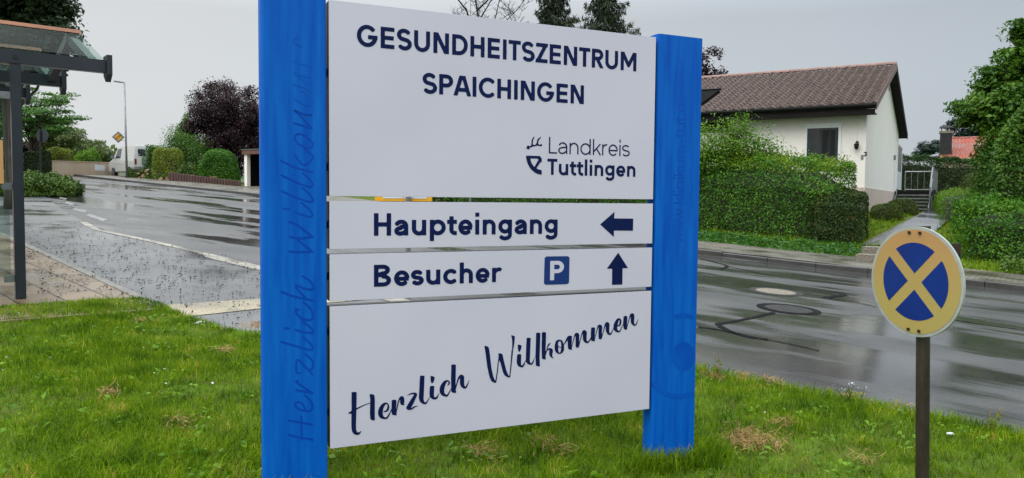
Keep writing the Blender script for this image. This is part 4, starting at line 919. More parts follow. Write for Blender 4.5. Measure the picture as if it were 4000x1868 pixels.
# tiled front slope: courses of pantiles, each course lapping over the one below
V = []; F = []; tw = .30; nt_ = int(HL/tw); sub = 6; nr = 20; Ls = math.hypot(HW/2, HR); rh = Ls/nr
wave = lambda q: .042*math.sin(2*math.pi*q)+.014*math.sin(4*math.pi*q)
upn = (ZV*(HW/2)-HN*HR).normalized(); upslope = (HN*(HW/2)+ZV*HR).normalized()
e0_ = hp(0, -.06, ZE_-.06*slope)
for r_ in range(nr):
    off = (r_ % 2)*0.0
    for row, (dl, dz) in enumerate(((0, -.012), (0, .066), (rh+.03, .006))):
        for i in range(nt_*sub+1):
            q = i/sub; V.append(e0_+HD*(q*tw)+upslope*(r_*rh+dl+random.uniform(-.004, .004)*(row == 1))+upn*(dz+wave(q)))
    o_ = r_*3*(nt_*sub+1); k_ = nt_*sub+1
    for row in range(2):
        for i in range(nt_*sub): F.append((o_+row*k_+i, o_+row*k_+i+1, o_+(row+1)*k_+i+1, o_+(row+1)*k_+i))
rf = flat('roof', V, F, M['tile'], hs_, smooth=False)
mb = MB(); prof = [hp(0, -.02, ZE_-.10), hp(0, HW/2, ZE_+HR-.06), hp(0, HW+.02, ZE_-.10), hp(0, HW+.02, ZE_-.16), hp(0, HW/2, ZE_+HR-.13), hp(0, -.02, ZE_-.16)]
mb.prism(prof, HD*HL); mb.build('roof_deck', M['dark_wood'], rf)
mb = MB(); mb.add([hp(0, HW/2, ZE_+HR-.02), hp(HL, HW/2, ZE_+HR-.02), hp(HL, HW+.05, ZE_-.03), hp(0, HW+.05, ZE_-.03)], [(0, 1, 2, 3)]); mb.build('rear_slope', M['tile'], rf)
mb = MB()
for i in range(int(HL/.345)):
    a, b = hp(i*.345, HW/2, ZE_+HR+.0), hp(i*.345+.37, HW/2, ZE_+HR+.03)
    P = []
    for c, r_ in ((a, .115), (b, .095)):
        for j in range(7): an = math.pi*j/6; P.append(c+HN*math.cos(an)*r_*1.15+ZV*math.sin(an)*r_)
    mb.add(P, [(j, j+1, 8+j, 7+j) for j in range(6)]+[list(range(7)), list(range(7, 14))])
mb.build('ridge_tile', M['ridge'], rf)
# gable verge boards, fascia and gutter
for s_ in (1, -1):
    vv = (-.02, HW/2) if s_ == 1 else (HW+.03, HW/2)
    P = [hp(-.02, vv[0], ZE_-.20), hp(-.02, vv[0], ZE_+.03), hp(-.02, vv[1], ZE_+HR+.02), hp(-.02, vv[1], ZE_+HR-.22)]
    MB().prism(P, HD*.035).build('verge_board', M['dark_wood'] if s_ == -1 else M['brown_fascia'], rf)
MB().box(hp(0, 0, 0), HD, HN, ZV, (.02, HL), (.0, .03), (ZE_-.34, ZE_-.165)).box(hp(0, 0, 0), HD, HN, ZV, (.02, HL), (.031, v0+.02), (ZE_-.30, ZE_-.27)).build('fascia', M['dark_wood'], rf)
mb = MB(); P = []
gp = [(-.13, 0), (-.128, -.05), (-.10, -.10), (-.06, -.115), (-.02, -.09), (-.004, -.04), (-.004, 0), (-.02, 0), (-.03, -.05), (-.06, -.085), (-.10, -.07), (-.118, 0)]
mb.prism([hp(-.03, a, ZE_+.0+b) for a, b in gp], HD*(HL)); mb.build('gutter', M['black'], rf)
# black slab on the slope, painting in the shaded underside of a dormer
dq = at(2810, 362, 27.0); 
def slope_pt(px, py):                                # pixel -> (u, l) on the front slope
    d = Vector(ray(px, py)); o = Vector((0, 0, EYE)); k_ = (e0_-o).dot(upn)/d.dot(upn); P = o+d*k_-e0_; return P.dot(HD), P.dot(upslope)
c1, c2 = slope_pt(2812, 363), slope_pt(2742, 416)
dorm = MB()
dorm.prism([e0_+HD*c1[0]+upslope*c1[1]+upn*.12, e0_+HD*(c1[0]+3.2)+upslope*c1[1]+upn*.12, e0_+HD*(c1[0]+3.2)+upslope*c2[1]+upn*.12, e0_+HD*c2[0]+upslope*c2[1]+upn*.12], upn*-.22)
dorm.build('dormer_shade', M['dormer_shade_black'], rf)
MB().box(e0_+HD*c1[0]+upslope*c1[1], HD, upslope, upn, (-.06, 3.3), (-.02, .06), (.10, .17)).build('dormer_edge', M['dark_wood'], rf)
# dark cladding left of the downpipe and the bent downpipe
def front_pt(px, py):                                # pixel -> (u, z) on the front wall
    d = Vector(ray(px, py)); o = Vector((0, 0, EYE)); pl = hp(0, v0, 0); k_ = (pl-o).dot(HN)/d.dot(HN); P = o+d*k_; return (P-HA).dot(HD), P.z
uc, zc = front_pt(2850, 515)
MB().box(hp(0, 0, 0), HD, HN, ZV, (uc, UE-.02), (v0-.04, v0-.001), (zc, ZE_-.31)).build('cladding', M['dark_wood'], hs_)
ud = front_pt(2862, 450)[0]; zd = front_pt(2875, 500)[1]
MB().tube([hp(ud, .03, ZE_-.12), hp(ud, .05, ZE_-.35), hp(ud-.05, v0-.10, zd-.15), hp(ud-.07, v0-.10, 1.3)], .045, 8).build('downpipe', M['black'], hs_)
# window with frame, pane and curtain
ua, za = front_pt(3144, 493); ub, zb2 = front_pt(3288, 493); ul, ur = max(ua, ub), min(ua, ub); zt2 = za; zlo = zt2-1.55
wf = MB()
f_ = .085
wf.box(hp(0, 0, 0), HD, HN, ZV, (ur, ul), (v0-.05, v0-.002), (zt2-f_, zt2)).box(hp(0, 0, 0), HD, HN, ZV, (ur, ul), (v0-.05, v0-.002), (zlo, zlo+f_)).box(hp(0, 0, 0), HD, HN, ZV, (ur, ur+f_), (v0-.05, v0-.002), (zlo+f_, zt2-f_)).box(hp(0, 0, 0), HD, HN, ZV, (ul-f_, ul), (v0-.05, v0-.002), (zlo+f_, zt2-f_))
wo = wf.build('window', M['window_frame'], hs_, bevel=.006)
MB().box(hp(0, 0, 0), HD, HN, ZV, (ur-.03, ul+.03), (v0-.07, v0-.052), (zt2-.02, zt2+.06)).build('shutter_box', M['window_frame'], wo)
MB().box(hp(0, 0, 0), HD, HN, ZV, (ur+f_, ul-f_), (v0-.014, v0-.003), (zlo+f_, zt2-f_)).build('pane', M['pane_glass'], wo)
mb = MB(); nw = 22; cu0, cu1 = ur+f_+.01, ur+f_+(ul-ur-2*f_)*.62
for i in range(nw):
    a = cu0+(cu1-cu0)*i/nw; b = cu0+(cu1-cu0)*(i+.62)/nw
    mb.box(hp(0, 0, 0), HD, HN, ZV, (a, b), (v0-.0165, v0-.0145), (zlo+f_+.02, zt2-f_-.06))
mb.build('curtain', M['curtain'], wo)
# wall lamp, its cable, house number, small plate
ulm, zlm = front_pt(3348, 570); hlm = thing('wall_lamp', hp(ulm, v0-.02, zlm), 'small black wall lantern on the white house front beside the window', 'lamp')
mb = MB(); mb.disc(hp(ulm, v0-.001, zlm+.10), HD, ZV, .05, .02, -HN, 14); mb.build('bracket', M['black'], hlm)
mb = MB()
for z_, r1_, r2_ in ((.06, .03, .11), (-.02, .11, .10), (-.16, .10, .06)):
    pass
prof = [(.10, .02), (.07, .04), (.04, .085), (.03, .078), (-.09, .055), (-.13, .02)]
mb.tube([hp(ulm, v0-.14, zlm+z_) for z_, _ in prof], [r_ for _, r_ in prof], 10); mb.build('lantern', M['black'], hlm)
MB().tube([hp(ulm, v0-.02, zlm+.10), hp(ulm, v0-.14, zlm+.14), hp(ulm, v0-.14, zlm+.09)], .012, 6).build('arm', M['black'], hlm)
MB().tube([hp(ulm, v0-.006, zlm+.15), hp(ulm, v0-.006, ZE_-.31)], .010, 6).build('cable', M['window_frame'], hs_)
un, zn = front_pt(3374, 611)
mb = MB(); text_mesh(mb, '3', .22, lambda x, y: hp(un-x, v0-.012, zn+y*.14), .09); mb.build('house_number', M['black'], hs_)
MB().box(hp(0, 0, 0), HD, HN, ZV, (u0+.06, u0+.13), (v0-.02, v0-.001), (front_pt(3410, 622)[1], front_pt(3410, 605)[1])).build('door_plate', M['grey_plastic'], hs_)
# gable side: vents, glazed door, downpipe
def gable_pt(px, py):
    d = Vector(ray(px, py)); o = Vector((0, 0, EYE)); pl = hp(u0, 0, 0); k_ = (pl-o).dot(HD)/d.dot(HD); P = o+d*k_; return (P-HA).dot(HN), P.z
mb = MB()
for px_, py_ in ((3472, 349), (3482, 333), (3492, 318)):
    vv, zz = gable_pt(px_, py_); MB().box(hp(u0, vv, zz), HN, HD, ZV, (-.09, .09), (-.02, -.001), (-.06, .06)).build('vent', M['grey_plastic'], hs_)
va, zda = gable_pt(3505, 560); vb, zdb = gable_pt(3520, 647)
dw = MB().box(hp(u0, 0, 0), HN, HD, ZV, (va, va+.09), (-.04, -.001), (zpl+.12, zda)).box(hp(u0, 0, 0), HN, HD, ZV, (vb-.09, vb), (-.04, -.001), (zpl+.12, zda)).box(hp(u0, 0, 0), HN, HD, ZV, (va+.09, vb-.09), (-.04, -.001), (zda-.09, zda)).box(hp(u0, 0, 0), HN, HD, ZV, (va+.09, vb-.09), (-.04, -.001), (zpl+.12, zpl+.9)).build('door', M['window_frame'], hs_)
MB().box(hp(u0, 0, 0), HN, HD, ZV, (va+.09, vb-.09), (-.02, -.002), (zpl+.902, zda-.092)).build('pane', M['grey_plastic'], dw)
vp, _ = gable_pt(3496, 600)
MB().tube([hp(u0-.03, vp, 3.6), hp(u0-.03, vp, 1.3)], .022, 8).build('conduit', M['window_frame'], hs_)
vm, zm = gable_pt(3491, 616)
MB().box(hp(u0, vm, zm), HN, HD, ZV, (-.06, .06), (-.08, -.001), (-.10, .10)).build('letter_box', M['grey_plastic'], hs_)
# ---- entrance landing with steel stairs
la0 = hp(u0-.05, va-.7, 0); lz = zpl+.02
st_ = thing('entrance_stairs', onground(*xy(hp(u0-.8, va, 0))), 'steel landing with railing and open steps at the gable side of the white house', 'stairs')
v1_, v2_ = va-1.0, vb+1.2
MB().box(hp(0, 0, 0), HD, HN, ZV, (-1.15, u0-.05), (v1_, v2_), (lz-.16, lz)).build('landing', M['dark_wood'], st_)
mb = MB(); rail = MB(); bal = MB()
top_ = lz+.98
rail.tube([hp(u0-.1, v2_, top_), hp(-1.12, v2_, top_), hp(-1.12, v1_+.1, top_)], .028, 8)
rail.tube([hp(u0-.1, v2_, lz+.14), hp(-1.12, v2_, lz+.14), hp(-1.12, v1_+.1, lz+.14)], .018, 8)
for q in range(6):
    rail_u = u0-.1+(-1.12-u0+.1)*q/5; bal.tube([hp(rail_u, v2_, lz+.14), hp(rail_u, v2_, top_)], .012, 6)
nb_ = int((v2_-v1_)/.16)
for q in range(nb_): bal.tube([hp(-1.12, v1_+.1+q*.16, lz+.14), hp(-1.12, v1_+.1+q*.16, top_)], .012, 6)
for (uu, vv) in ((-1.12, v2_), (-1.12, v1_+.1), (u0-.1, v2_)): rail.tube([hp(uu, vv, float(H(*xy(hp(uu, vv, 0))))-.05), hp(uu, vv, top_)], .03, 8)
nst = 5; gl_ = float(H(*xy(hp(-.5, v1_-1.4, 0))))+.06; rise = (lz-gl_)/(nst+1)
trd = MB()
for q in range(nst):
    zz = lz-rise*(q+1); trd.box(hp(0, 0, 0), HD, HN, ZV, (-1.05, .12), (v1_-.27*(q+1), v1_-.27*q-.02), (zz-.05, zz))
trd.build('tread', M['grey_steel'], st_)
for uu in (-1.10, .16):
    P = [hp(uu, v1_, lz-.14), hp(uu, v1_, lz+.0), hp(uu, v1_-.27*nst-.1, gl_+.16), hp(uu, v1_-.27*nst-.1, gl_)]
    MB().prism(P, HD*.03).build('stringer', M['grey_steel'], st_)
rail.tube([hp(-1.12, v1_+.1, top_), hp(-1.12, v1_-.27*nst, gl_+1.0), hp(-1.12, v1_-.27*nst, gl_-.02)], .03, 8)
rail.tube([hp(-1.12, v1_+.1, top_-.45), hp(-1.12, v1_-.27*nst, gl_+.55)], .02, 8)
rail.build('railing', M['galv'], st_); bal.build('baluster', M['galv'], st_)
# ---- garden steps at the pavement
q0 = G(3340, 1018, off=.1); 
gs = thing('garden_steps', q0, 'two rough exposed-aggregate steps leading from the pavement to the garden path', 'steps')
D3 = Vector((D[0], D[1], 0)); N3 = Vector((NN[0], NN[1], 0))
gq = float(H(q0.x, q0.y))+.10
MB().box(q0, -D3, N3, ZV, (0, 1.45), (-.02, .40), (-.15, .14)).build('lower_step', M['stone_step'], gs, bevel=.012)
MB().box(q0, -D3, N3, ZV, (.05, 1.45), (.402, .85), (-.15, .29)).build('upper_step', M['stone_step'], gs, bevel=.012)

# ---- red roofed house far right
rc = at(3760, 618, 58); rg = float(H(rc.x, rc.y)); rd = Vector((.88, -.47, 0)).normalized(); rn_ = Vector((-rd.y, rd.x, 0))
rh_ = thing('red_roofed_house', (rc.x, rc.y, rg), 'far house with bright orange-red tiled roof showing above the dark hedge', 'house')
ra = at(3656, 619, 58); rb_ = at(3866, 619, 58); rt_ = at(3700, 541, 60.5)
Lr = (rb_-ra).dot(rd)+2.5; ez, rz = ra.z-.1, rt_.z; hwid = 3.2
MB().box(ra, rd, rn_, ZV, (.4, Lr-.4), (.5, 2*hwid-.5), (rg-ra.z, ez-ra.z-.02)).build('wall', M['beige_wall'], rh_)
mb = MB()
for i in range(int(Lr/.25)):
    a = ra+rd*i*.25; z1_, z2_ = ez-ra.z, rz-ra.z
    hipf = max(0.0, 1-i*.25/.95) if i*.25 < .95 else 0
    mb.add([a+ZV*z1_, a+rd*.125+ZV*(z1_+.05), a+rd*.25+ZV*z1_, a+rd*.25+rn_*hwid*(1-hipf)+ZV*(z2_-(z2_-z1_)*hipf), a+rd*.125+rn_*hwid*(1-hipf)+ZV*(z2_-(z2_-z1_)*hipf+.05), a+rn_*hwid*(1-hipf)+ZV*(z2_-(z2_-z1_)*hipf)], [(0, 1, 4, 5), (1, 2, 3, 4)])
mb.add([ra+rd*.9+rn_*hwid+ZV*(rz-ra.z), ra+rd*Lr+rn_*hwid+ZV*(rz-ra.z), ra+rd*Lr+rn_*2*hwid+ZV*(ez-ra.z), ra+rn_*2*hwid+ZV*(ez-ra.z)], [(0, 1, 2, 3)])
mb.add([ra+ZV*(ez-ra.z), ra+rd*.9+rn_*hwid+ZV*(rz-ra.z), ra+rn_*2*hwid+ZV*(ez-ra.z)], [(0, 1, 2)])
rr = mb.build('roof', M['red_tile'], rh_)
MB().tube([ra+rd*.8+rn_*hwid+ZV*(rz-ra.z), ra+rd*Lr+rn_*hwid+ZV*(rz-ra.z)], .10, 8).build('ridge_tile', M['red_tile'], rr)
c0 = at(3694, 574, 58.6)
ch = MB().box(c0, rd, rn_, ZV, (-.40, .40), (-.35, .35), (-.9, at(3694, 522, 58.6).z-c0.z)).build('chimney', M['black'], rr)
zc_ = at(3694, 522, 58.6).z-c0.z
MB().box(c0, rd, rn_, ZV, (-.47, .47), (-.42, .42), (zc_+.002, zc_+.17)).build('chimney_cap', M['concrete'], ch)
mb = MB(); 
for a_ in (-.3, .3): mb.tube([c0+rd*a_+ZV*(zc_+.17), c0+rd*a_+ZV*(zc_+.42)], .03, 6)
mb.add([c0+rd*-.5+rn_*-.3+ZV*(zc_+.42), c0+rd*.5+rn_*-.3+ZV*(zc_+.42), c0+rd*.5+rn_*.3+ZV*(zc_+.42), c0+rd*-.5+rn_*.3+ZV*(zc_+.42), c0+ZV*(zc_+.62)+rd*-.2, c0+ZV*(zc_+.62)+rd*.2], [(0, 1, 5, 4), (1, 2, 5), (2, 3, 4, 5), (3, 0, 4), (3, 2, 1, 0)])
mb.build('chimney_cowl', M['iron'], ch)

# ================================================================== ROAD FURNITURE NEAR THE HOUSE
for (px_, py_, r_, mm_, lb) in ((3030, 1140, .36, 'concrete', 'round manhole cover with pale concrete centre in the wet road'), (3080, 1208, .36, 'iron', 'round dark iron manhole cover ringed with black tar in the wet road')):
    c = G(px_, py_); mh = thing('manhole_cover', c, lb, 'manhole cover', 'manhole covers in the road')
    tilt = Vector((D[0], D[1], .0628)).normalized(); q = Vector((NN[0], NN[1], 0)); up_ = tilt.cross(q); up_ = up_ if up_.z > 0 else -up_
    MB().disc(c-up_*.03, tilt, q, r_+.05, .036, up_, 40, r_-.05).build('ring', M['iron'] if mm_ == 'concrete' else M['tar'], mh)
    MB().disc(c-up_*.03, tilt, q, r_-.06, .037, up_, 40).build('cover', M[mm_], mh)
mb = MB()
def ribbon(pxs, wd, off=.006):
    P = [G(*q) for q in pxs]; pts = smooth_pts([(v.x, v.y) for v in P], 5); V = []; F = []
    for i, q in enumerate(pts):
        d_ = pts[min(i+1, len(pts)-1)]-pts[max(i-1, 0)]; d_ /= np.linalg.norm(d_); n2 = np.array([-d_[1], d_[0]])*wd*.5*random.uniform(.55, 1.25)
        for sg in (1, -1): x, y = q+n2*sg; V.append((x, y, float(H(x, y))+off))
    for i in range(len(pts)-1): F.append((2*i, 2*i+1, 2*i+3, 2*i+2))
    mb.add(V, F)
ribbon([(3022, 1222), (2950, 1240), (2860, 1258), (2808, 1268), (2830, 1285), (2870, 1302), (2930, 1318), (3000, 1328)], .075)
ribbon([(2728, 1279), (2790, 1287), (2850, 1298), (2890, 1308)], .07)
ribbon([(2880, 1302), (2960, 1322), (3060, 1340), (3200, 1372)], .03)
ribbon([(3225, 1165), (3255, 1160), (3300, 1152)], .12); ribbon([(3240, 1168), (3330, 1180), (3420, 1200)], .03)
ribbon([(2735, 1012), (2790, 1025), (2840, 1040), (2815, 1052)], .09); ribbon([(2840, 1040), (2920, 1058), (3050, 1085), (3180, 1100)], .03)
ribbon([(3700, 1245), (3780, 1260), (3880, 1275), (4000, 1292)], .05)
ribbon([(1018, 770), (900, 748), (760, 735), (640, 725)], .10)
tag(mb.build('crack_sealing', M['tar']), kind='structure')
# bus stop post behind the sign
bp = G(1594, 1170); bs = thing('bus_stop_post', bp, 'grey post with yellow timetable board seen through the top gap of the welcome sign', 'bus stop')
MB().tube([bp-ZV*.1, bp+ZV*2.9], .03, 10).build('pole', M['grey_steel'], bs)
z_ = at(1575, 787, bp.y+.06).z; xa, xb = at(1465, 787, bp.y+.06).x, at(1688, 787, bp.y+.06).x
yb = MB().box((0, bp.y+.06, 0), (1, 0, 0), (0, 1, 0), ZV, (xa, xb), (-.02, .02), (z_, z_+.62)).build('timetable_board', M['yellow_sign'], bs, bevel=.004)
mid_ = (xa+xb)/2
MB().box((0, bp.y+.06, 0), (1, 0, 0), (0, 1, 0), ZV, (xa+.10, mid_-.005), (-.026, -.021), (z_+.035, z_+.56)).box((0, bp.y+.06, 0), (1, 0, 0), (0, 1, 0), ZV, (mid_+.005, xb-.06), (-.026, -.021), (z_+.035, z_+.56)).build('timetable', M['paper'], yb)
# thin marker post on the far pavement
mp_ = onground(*ST(9.2, 17.6), off=.1); d_ = ray(1837, 780); Yq = 20.6; mp_ = onground(d_[0]*Yq, Yq, .1)
ms = thing('marker_post', mp_, 'thin grey steel post on the far pavement, seen through the sign gap', 'post'); MB().tube([mp_-ZV*.1, mp_+ZV*1.9], .03, 8).build('pole', M['grey_steel'], ms); MB().disc(mp_+ZV*1.9, (1, 0, 0), (0, 1, 0), .036, .03, ZV, 10).build('cap', M['black'], ms)

# ================================================================== LEFT BACKGROUND
lp = G(496, 700); lm = thing('street_lamp', lp, 'slim grey street lamp with flat lamp head by the parked van', 'street lamp')
lt = at(486, 323, lp.y); MB().tube([lp-ZV*.2, lp.lerp(lt, .33), lt], [.075, .06, .045], 10).build('pole', M['grey_steel'], lm, smooth=True)
la_ = at(451, 318, lp.y-.1)
dl = (la_-lt); dl.normalize(); ql = Vector((-dl.y, dl.x, 0)).normalized(); MB().box(lt, dl, ql, ZV, (.0, .18), (-.03, .03), (-.05, .03)).build('arm', M['grey_steel'], lm)
MB().box(lt, dl, ql, ZV, (.182, (la_-lt).length+.1), (-.10, .10), (-.045, .025)).build('lamp_head', M['grey_steel'], lm, bevel=.02)
pc = at(462, 536, lp.y-.12); ps = thing('priority_road_sign', pc, 'white-edged yellow diamond sign struck through in black, on the street lamp pole', 'sign')
px1 = Vector((.95, .30, 0)).normalized(); pn = Vector((px1.y, -px1.x, 0)); rD = .36
def dia(r_, n, th): return [pc+pn*n+px1*r_, pc+pn*n+ZV*r_, pc+pn*n-px1*r_, pc+pn*n-ZV*r_]
MB().prism(dia(rD, 0, 0), pn*-.01).build('plate', M['rim_grey'], ps)
MB().add(dia(rD*.94, .002, 0), [(0, 1, 2, 3)]).build('white_border', M['white_paint'], ps)
MB().add(dia(rD*.60, .004, 0), [(0, 1, 2, 3)]).build('yellow_field', M['yellow_sign'], ps)
mb = MB(); u45, v45 = (px1+ZV).normalized(), (px1-ZV).normalized()
for o_ in (-.06, 0, .06): mb.add([pc+pn*.006+u45*a+v45*(o_+b) for a, b in ((-rD*.5, -.014), (rD*.5, -.014), (rD*.5, .014), (-rD*.5, .014))], [(0, 1, 2, 3)])
mb.build('stripes', M['black'], ps)
pl_ = lp.lerp(lt, .42)
for z_ in (.20, -.20): MB().tube([pc+ZV*z_-pn*.01+px1*(rD-abs(z_))*.5, Vector((pl_.x, pl_.y, pc.z+z_))], .012, 6).build('bracket', M['galv'], ps)
# back of a stop sign
sp = onground(at(160, 700, 34).x, 34); sc_ = at(162, 530, 34); so_ = thing('stop_sign', sp, 'dark octagonal back of a stop sign on a post in front of the clipped yews', 'sign')
MB().tube([sp-ZV*.1, Vector((sp.x, sp.y, sc_.z+.25))], .035, 8).build('pole', M['iron'], so_)
MB().disc(sc_+Vector((0, .05, 0)), (1, 0, 0), (0, 0, 1), .29, .012, (0, 1, 0), 8).build('plate', M['anthracite'], so_)
# beige garden wall
wa, wb = G(192, 686), G(440, 690); wd_ = (wb-wa); Lw = wd_.length; wd_.z = 0; wd_.normalize(); wn = Vector((-wd_.y, wd_.x, 0))
bw = thing('garden_wall', wa, 'long low beige rendered garden wall left of the parked van', 'wall')
P = [wa-ZV*.3, wb+wd_*.6-ZV*.3, wb+wd_*.6+ZV*(at(440, 636, wb.y).z-wb.z), wa+ZV*(at(192, 630, wa.y).z-wa.z)]
MB().prism(P, wn*.24).build('wall', M['beige_wall'], bw)
cpv = [P[3]-wn*.03+ZV*.002, P[2]-wn*.03+ZV*.002, P[2]-wn*.03+ZV*.05, P[3]-wn*.03+ZV*.05]; MB().prism(cpv, wn*.30).build('coping', M['beige_wall'], bw)
wq = .78; nbp = wa.lerp(wb, wq)+ZV*.55
MB().box(nbp-wn*.012, wd_, wn, ZV, (-.45, .45), (0, .01), (-.18, .18)).build('plate', M['paper'], bw)
# parked van
vf = G(443, 692); be = math.radians(45); vh = Vector((-math.cos(be), math.sin(be), 0)); vw = Vector((math.sin(be), math.cos(be), 0))   # heading, and to its right side
VS = 1.0
vo = vf-vh*3.75*1.0                                  # below the left rear corner
vz = float(H(vf.x, vf.y))
van = thing('parked_van', (vo.x, vo.y, vz), 'white panel van parked on the far pavement behind the street lamp', 'van')
def vp_(x, y, z): return Vector((vo.x, vo.y, vz))+vh*x+vw*y+ZV*z
VWD = 1.84
prof = [(0, .42), (.02, .9), (.05, 1.35), (.14, 1.90), (.35, 1.94), (3.0, 1.94), (3.35, 1.86), (3.95, 1.22), (4.55, 1.02), (4.72, .85), (4.74, .38), (4.35, .30), (.3, .30)]
body = MB()
V = []
for y, ins in ((0, .0), (.0, 0), (VWD, 0)): pass
lay = [(.10, .06), (0.0, 0.0)]
ringA = [vp_(x, .02+.16*max(0, (z-1.05))/.9, z) for x, z in prof]; ringB = [vp_(x, VWD-.02-.16*max(0, (z-1.05))/.9, z) for x, z in prof]; n_ = len(prof)
body.add(ringA+ringB, [list(range(n_)), list(range(n_, 2*n_))[::-1]]+[(i, (i+1) % n_, n_+(i+1) % n_, n_+i) for i in range(n_)])
bo = body.build('body', M['van_white'], van, bevel=.05)
def vside(x0_, x1_, z0_, z1_, slant=0):
    f = lambda z: .02+.16*max(0, z-1.05)/.9-.006
    return [vp_(x0_, f(z0_), z0_), vp_(x1_, f(z0_), z0_), vp_(x1_-slant, f(z1_), z1_), vp_(x0_, f(z1_), z1_)]
MB().prism(vside(2.55, 3.50, 1.20, 1.80, .28), vw*.004).build('window', M['pane_glass'], van)
MB().prism(vside(3.62, 3.92, 1.20, 1.30, .10), vw*.004).build('window', M['pane_glass'], van)
f_ = lambda y, z: vp_(.05+.09*(z-1.35)/.55 if z > 1.35 else .02+.03*(z-.9)/.45, y, z)-vh*.006
for y0_ in (.22, 1.02):
    c = [f_(y0_+.10, 1.25), f_(y0_+.44, 1.25), f_(y0_+.50, 1.31), f_(y0_+.50, 1.64), f_(y0_+.44, 1.70), f_(y0_+.10, 1.70), f_(y0_+.04, 1.64), f_(y0_+.04, 1.31)]; MB().prism(c, vh*.005).build('window', M['pane_glass'], van)
for y0_ in (.05, VWD-.17):
    MB().prism([f_(y0_, .72), f_(y0_+.12, .72), f_(y0_+.12, 1.08), f_(y0_, 1.08)], vh*.004).build('tail_light', M['tail_red'], van)
MB().box(vp_(-.10, 0, 0), vh, vw, ZV, (0, .16), (.02, VWD-.02), (.40, .60)).build('bumper', M['grey_plastic'], van, bevel=.03)
MB().prism([f_(.68, .78), f_(1.18, .78), f_(1.18, .90), f_(.68, .90)], vh*-.006).build('number_plate', M['paper'], van)
MB().box(vp_(0, 0, 0), vh, vw, ZV, (3.45, 3.62), (-.20, -.02), (1.18, 1.40)).build('mirror', M['grey_plastic'], van, bevel=.02)
c = [vp_(3.40, .20, 1.83), vp_(3.40, VWD-.20, 1.83), vp_(3.93, VWD-.10, 1.26), vp_(3.93, .10, 1.26)]
MB().prism([q+Vector((0, 0, .012))+vh*.012 for q in c], vh*.004).build('windscreen', M['pane_glass'], van)
for x_ in (.85, 3.75):
    for y_, sg in ((-.01, 1), (VWD+.01, -1)):
        wl = MB().disc(vp_(x_, y_, .31), vh, ZV, .31, .20*sg, vw, 24).build('wheel', M['tyre'], van)
        MB().disc(vp_(x_, y_-.004*sg, .31), vh, ZV, .20, .01*sg, vw, 20).build('rim', M['galv'], wl)
# carport behind the left blue post
ca = G(956, 731); cd = Vector((.82, -.57, 0)).normalized(); cn = Vector((.57, .82, 0)).normalized()
cp = thing('carport', ca, 'flat-roofed carport with white post, brown fascia and dark interior beside the copper beech', 'carport')
cz = float(H(ca.x, ca.y)); hz = at(956, 604, ca.y).z
for (x_, y_) in ((0, 0), (3.2, 0), (0, 5.0), (3.2, 5.0)): MB().box(ca+ZV*(cz-ca.z), cd, cn, ZV, (x_-.02, x_+.22), (y_, y_+.22), (-.2, hz-cz)).build('post', M['render_wall'], cp)
MB().box(Vector((ca.x, ca.y, hz)), cd, cn, ZV, (-.1, 3.5), (-.1, 5.4), (.002, .24)).build('roof', M['brown_fascia'], cp)
MB().box(Vector((ca.x, ca.y, hz)), cd, cn, ZV, (-.14, 3.54), (-.14, 5.44), (.242, .28)).build('roof_edge', M['galv'], cp)
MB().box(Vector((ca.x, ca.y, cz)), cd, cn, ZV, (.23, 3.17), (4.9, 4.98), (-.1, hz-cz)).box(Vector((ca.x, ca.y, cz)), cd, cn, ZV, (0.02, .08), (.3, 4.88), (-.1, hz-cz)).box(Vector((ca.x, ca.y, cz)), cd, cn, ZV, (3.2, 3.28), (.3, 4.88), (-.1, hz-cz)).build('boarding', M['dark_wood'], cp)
MB().box(Vector((ca.x, ca.y, cz)), cd, cn, ZV, (-.1, 3.4), (-.6, 4.88), (-.10, .03)).build('floor_slab', M['concrete'], cp)
# palisade of round timber
pa, pb_ = G(664, 713), G(948, 731); pd = (pb_-pa); Lp = math.hypot(pd.x, pd.y); nP = int(Lp/.19)
pal = thing('timber_palisade', pa, 'low palisade of upright brown timbers edging the rose bed', 'edging')
for i in range(min(nP, 95)):
    q = pa.lerp(pb_, i/nP); g_ = float(H(q.x, q.y)); h_ = (at(664, 674, pa.y).z-pa.z)*(1-i/nP)+(at(948, 709, pb_.y).z-pb_.z)*(i/nP)+random.uniform(-.02, .02)
    MB().tube([(q.x, q.y, g_-.1), (q.x, q.y, g_+h_-.02), (q.x, q.y, g_+h_)], [.09, .09, .07], 8).build('timber', M['palisade'], pal)

# ================================================================== PLANTS
def size_at(npx, Y): return npx*Y/FPX
# -- house side
def xs(px_, py_): return xy(G(px_, py_))
hA = Vector(ST(17.0, 21.6)); g1 = G(3290, 960)
hB = Vector((g1.x, g1.y))+Vector((NN[0], NN[1]))*1.05-Vector((D[0], D[1]))*.0
hA2 = hB+Vector((D[0], D[1]))*13.5
hedge('clipped_hedge', 'long clipped green hedge with pale fresh tops in front of the white house', hA2, hB-Vector((D[0], D[1]))*.05, 2.0, 2.22, 80000, .060, M['hedge'], M['hedge_new'], 17000, round_=.30, bump_=.09, top_h=.12, endround=.30, hb=2.02)
g2 = G(3345, 968); hC = Vector((g2.x, g2.y))+Vector((NN[0], NN[1]))*.6
hedge('red_tinged_hedge', 'lower clipped hedge with reddish leaf tips at the right end of the long hedge', hC+Vector((D[0], D[1]))*1.35, hC-Vector((D[0], D[1]))*.12, 1.25, 1.30, 22000, .048, M['hedge_red'], M['hedge_red'], 900, round_=.15, bump_=.05, endround=.35, top_h=.08)
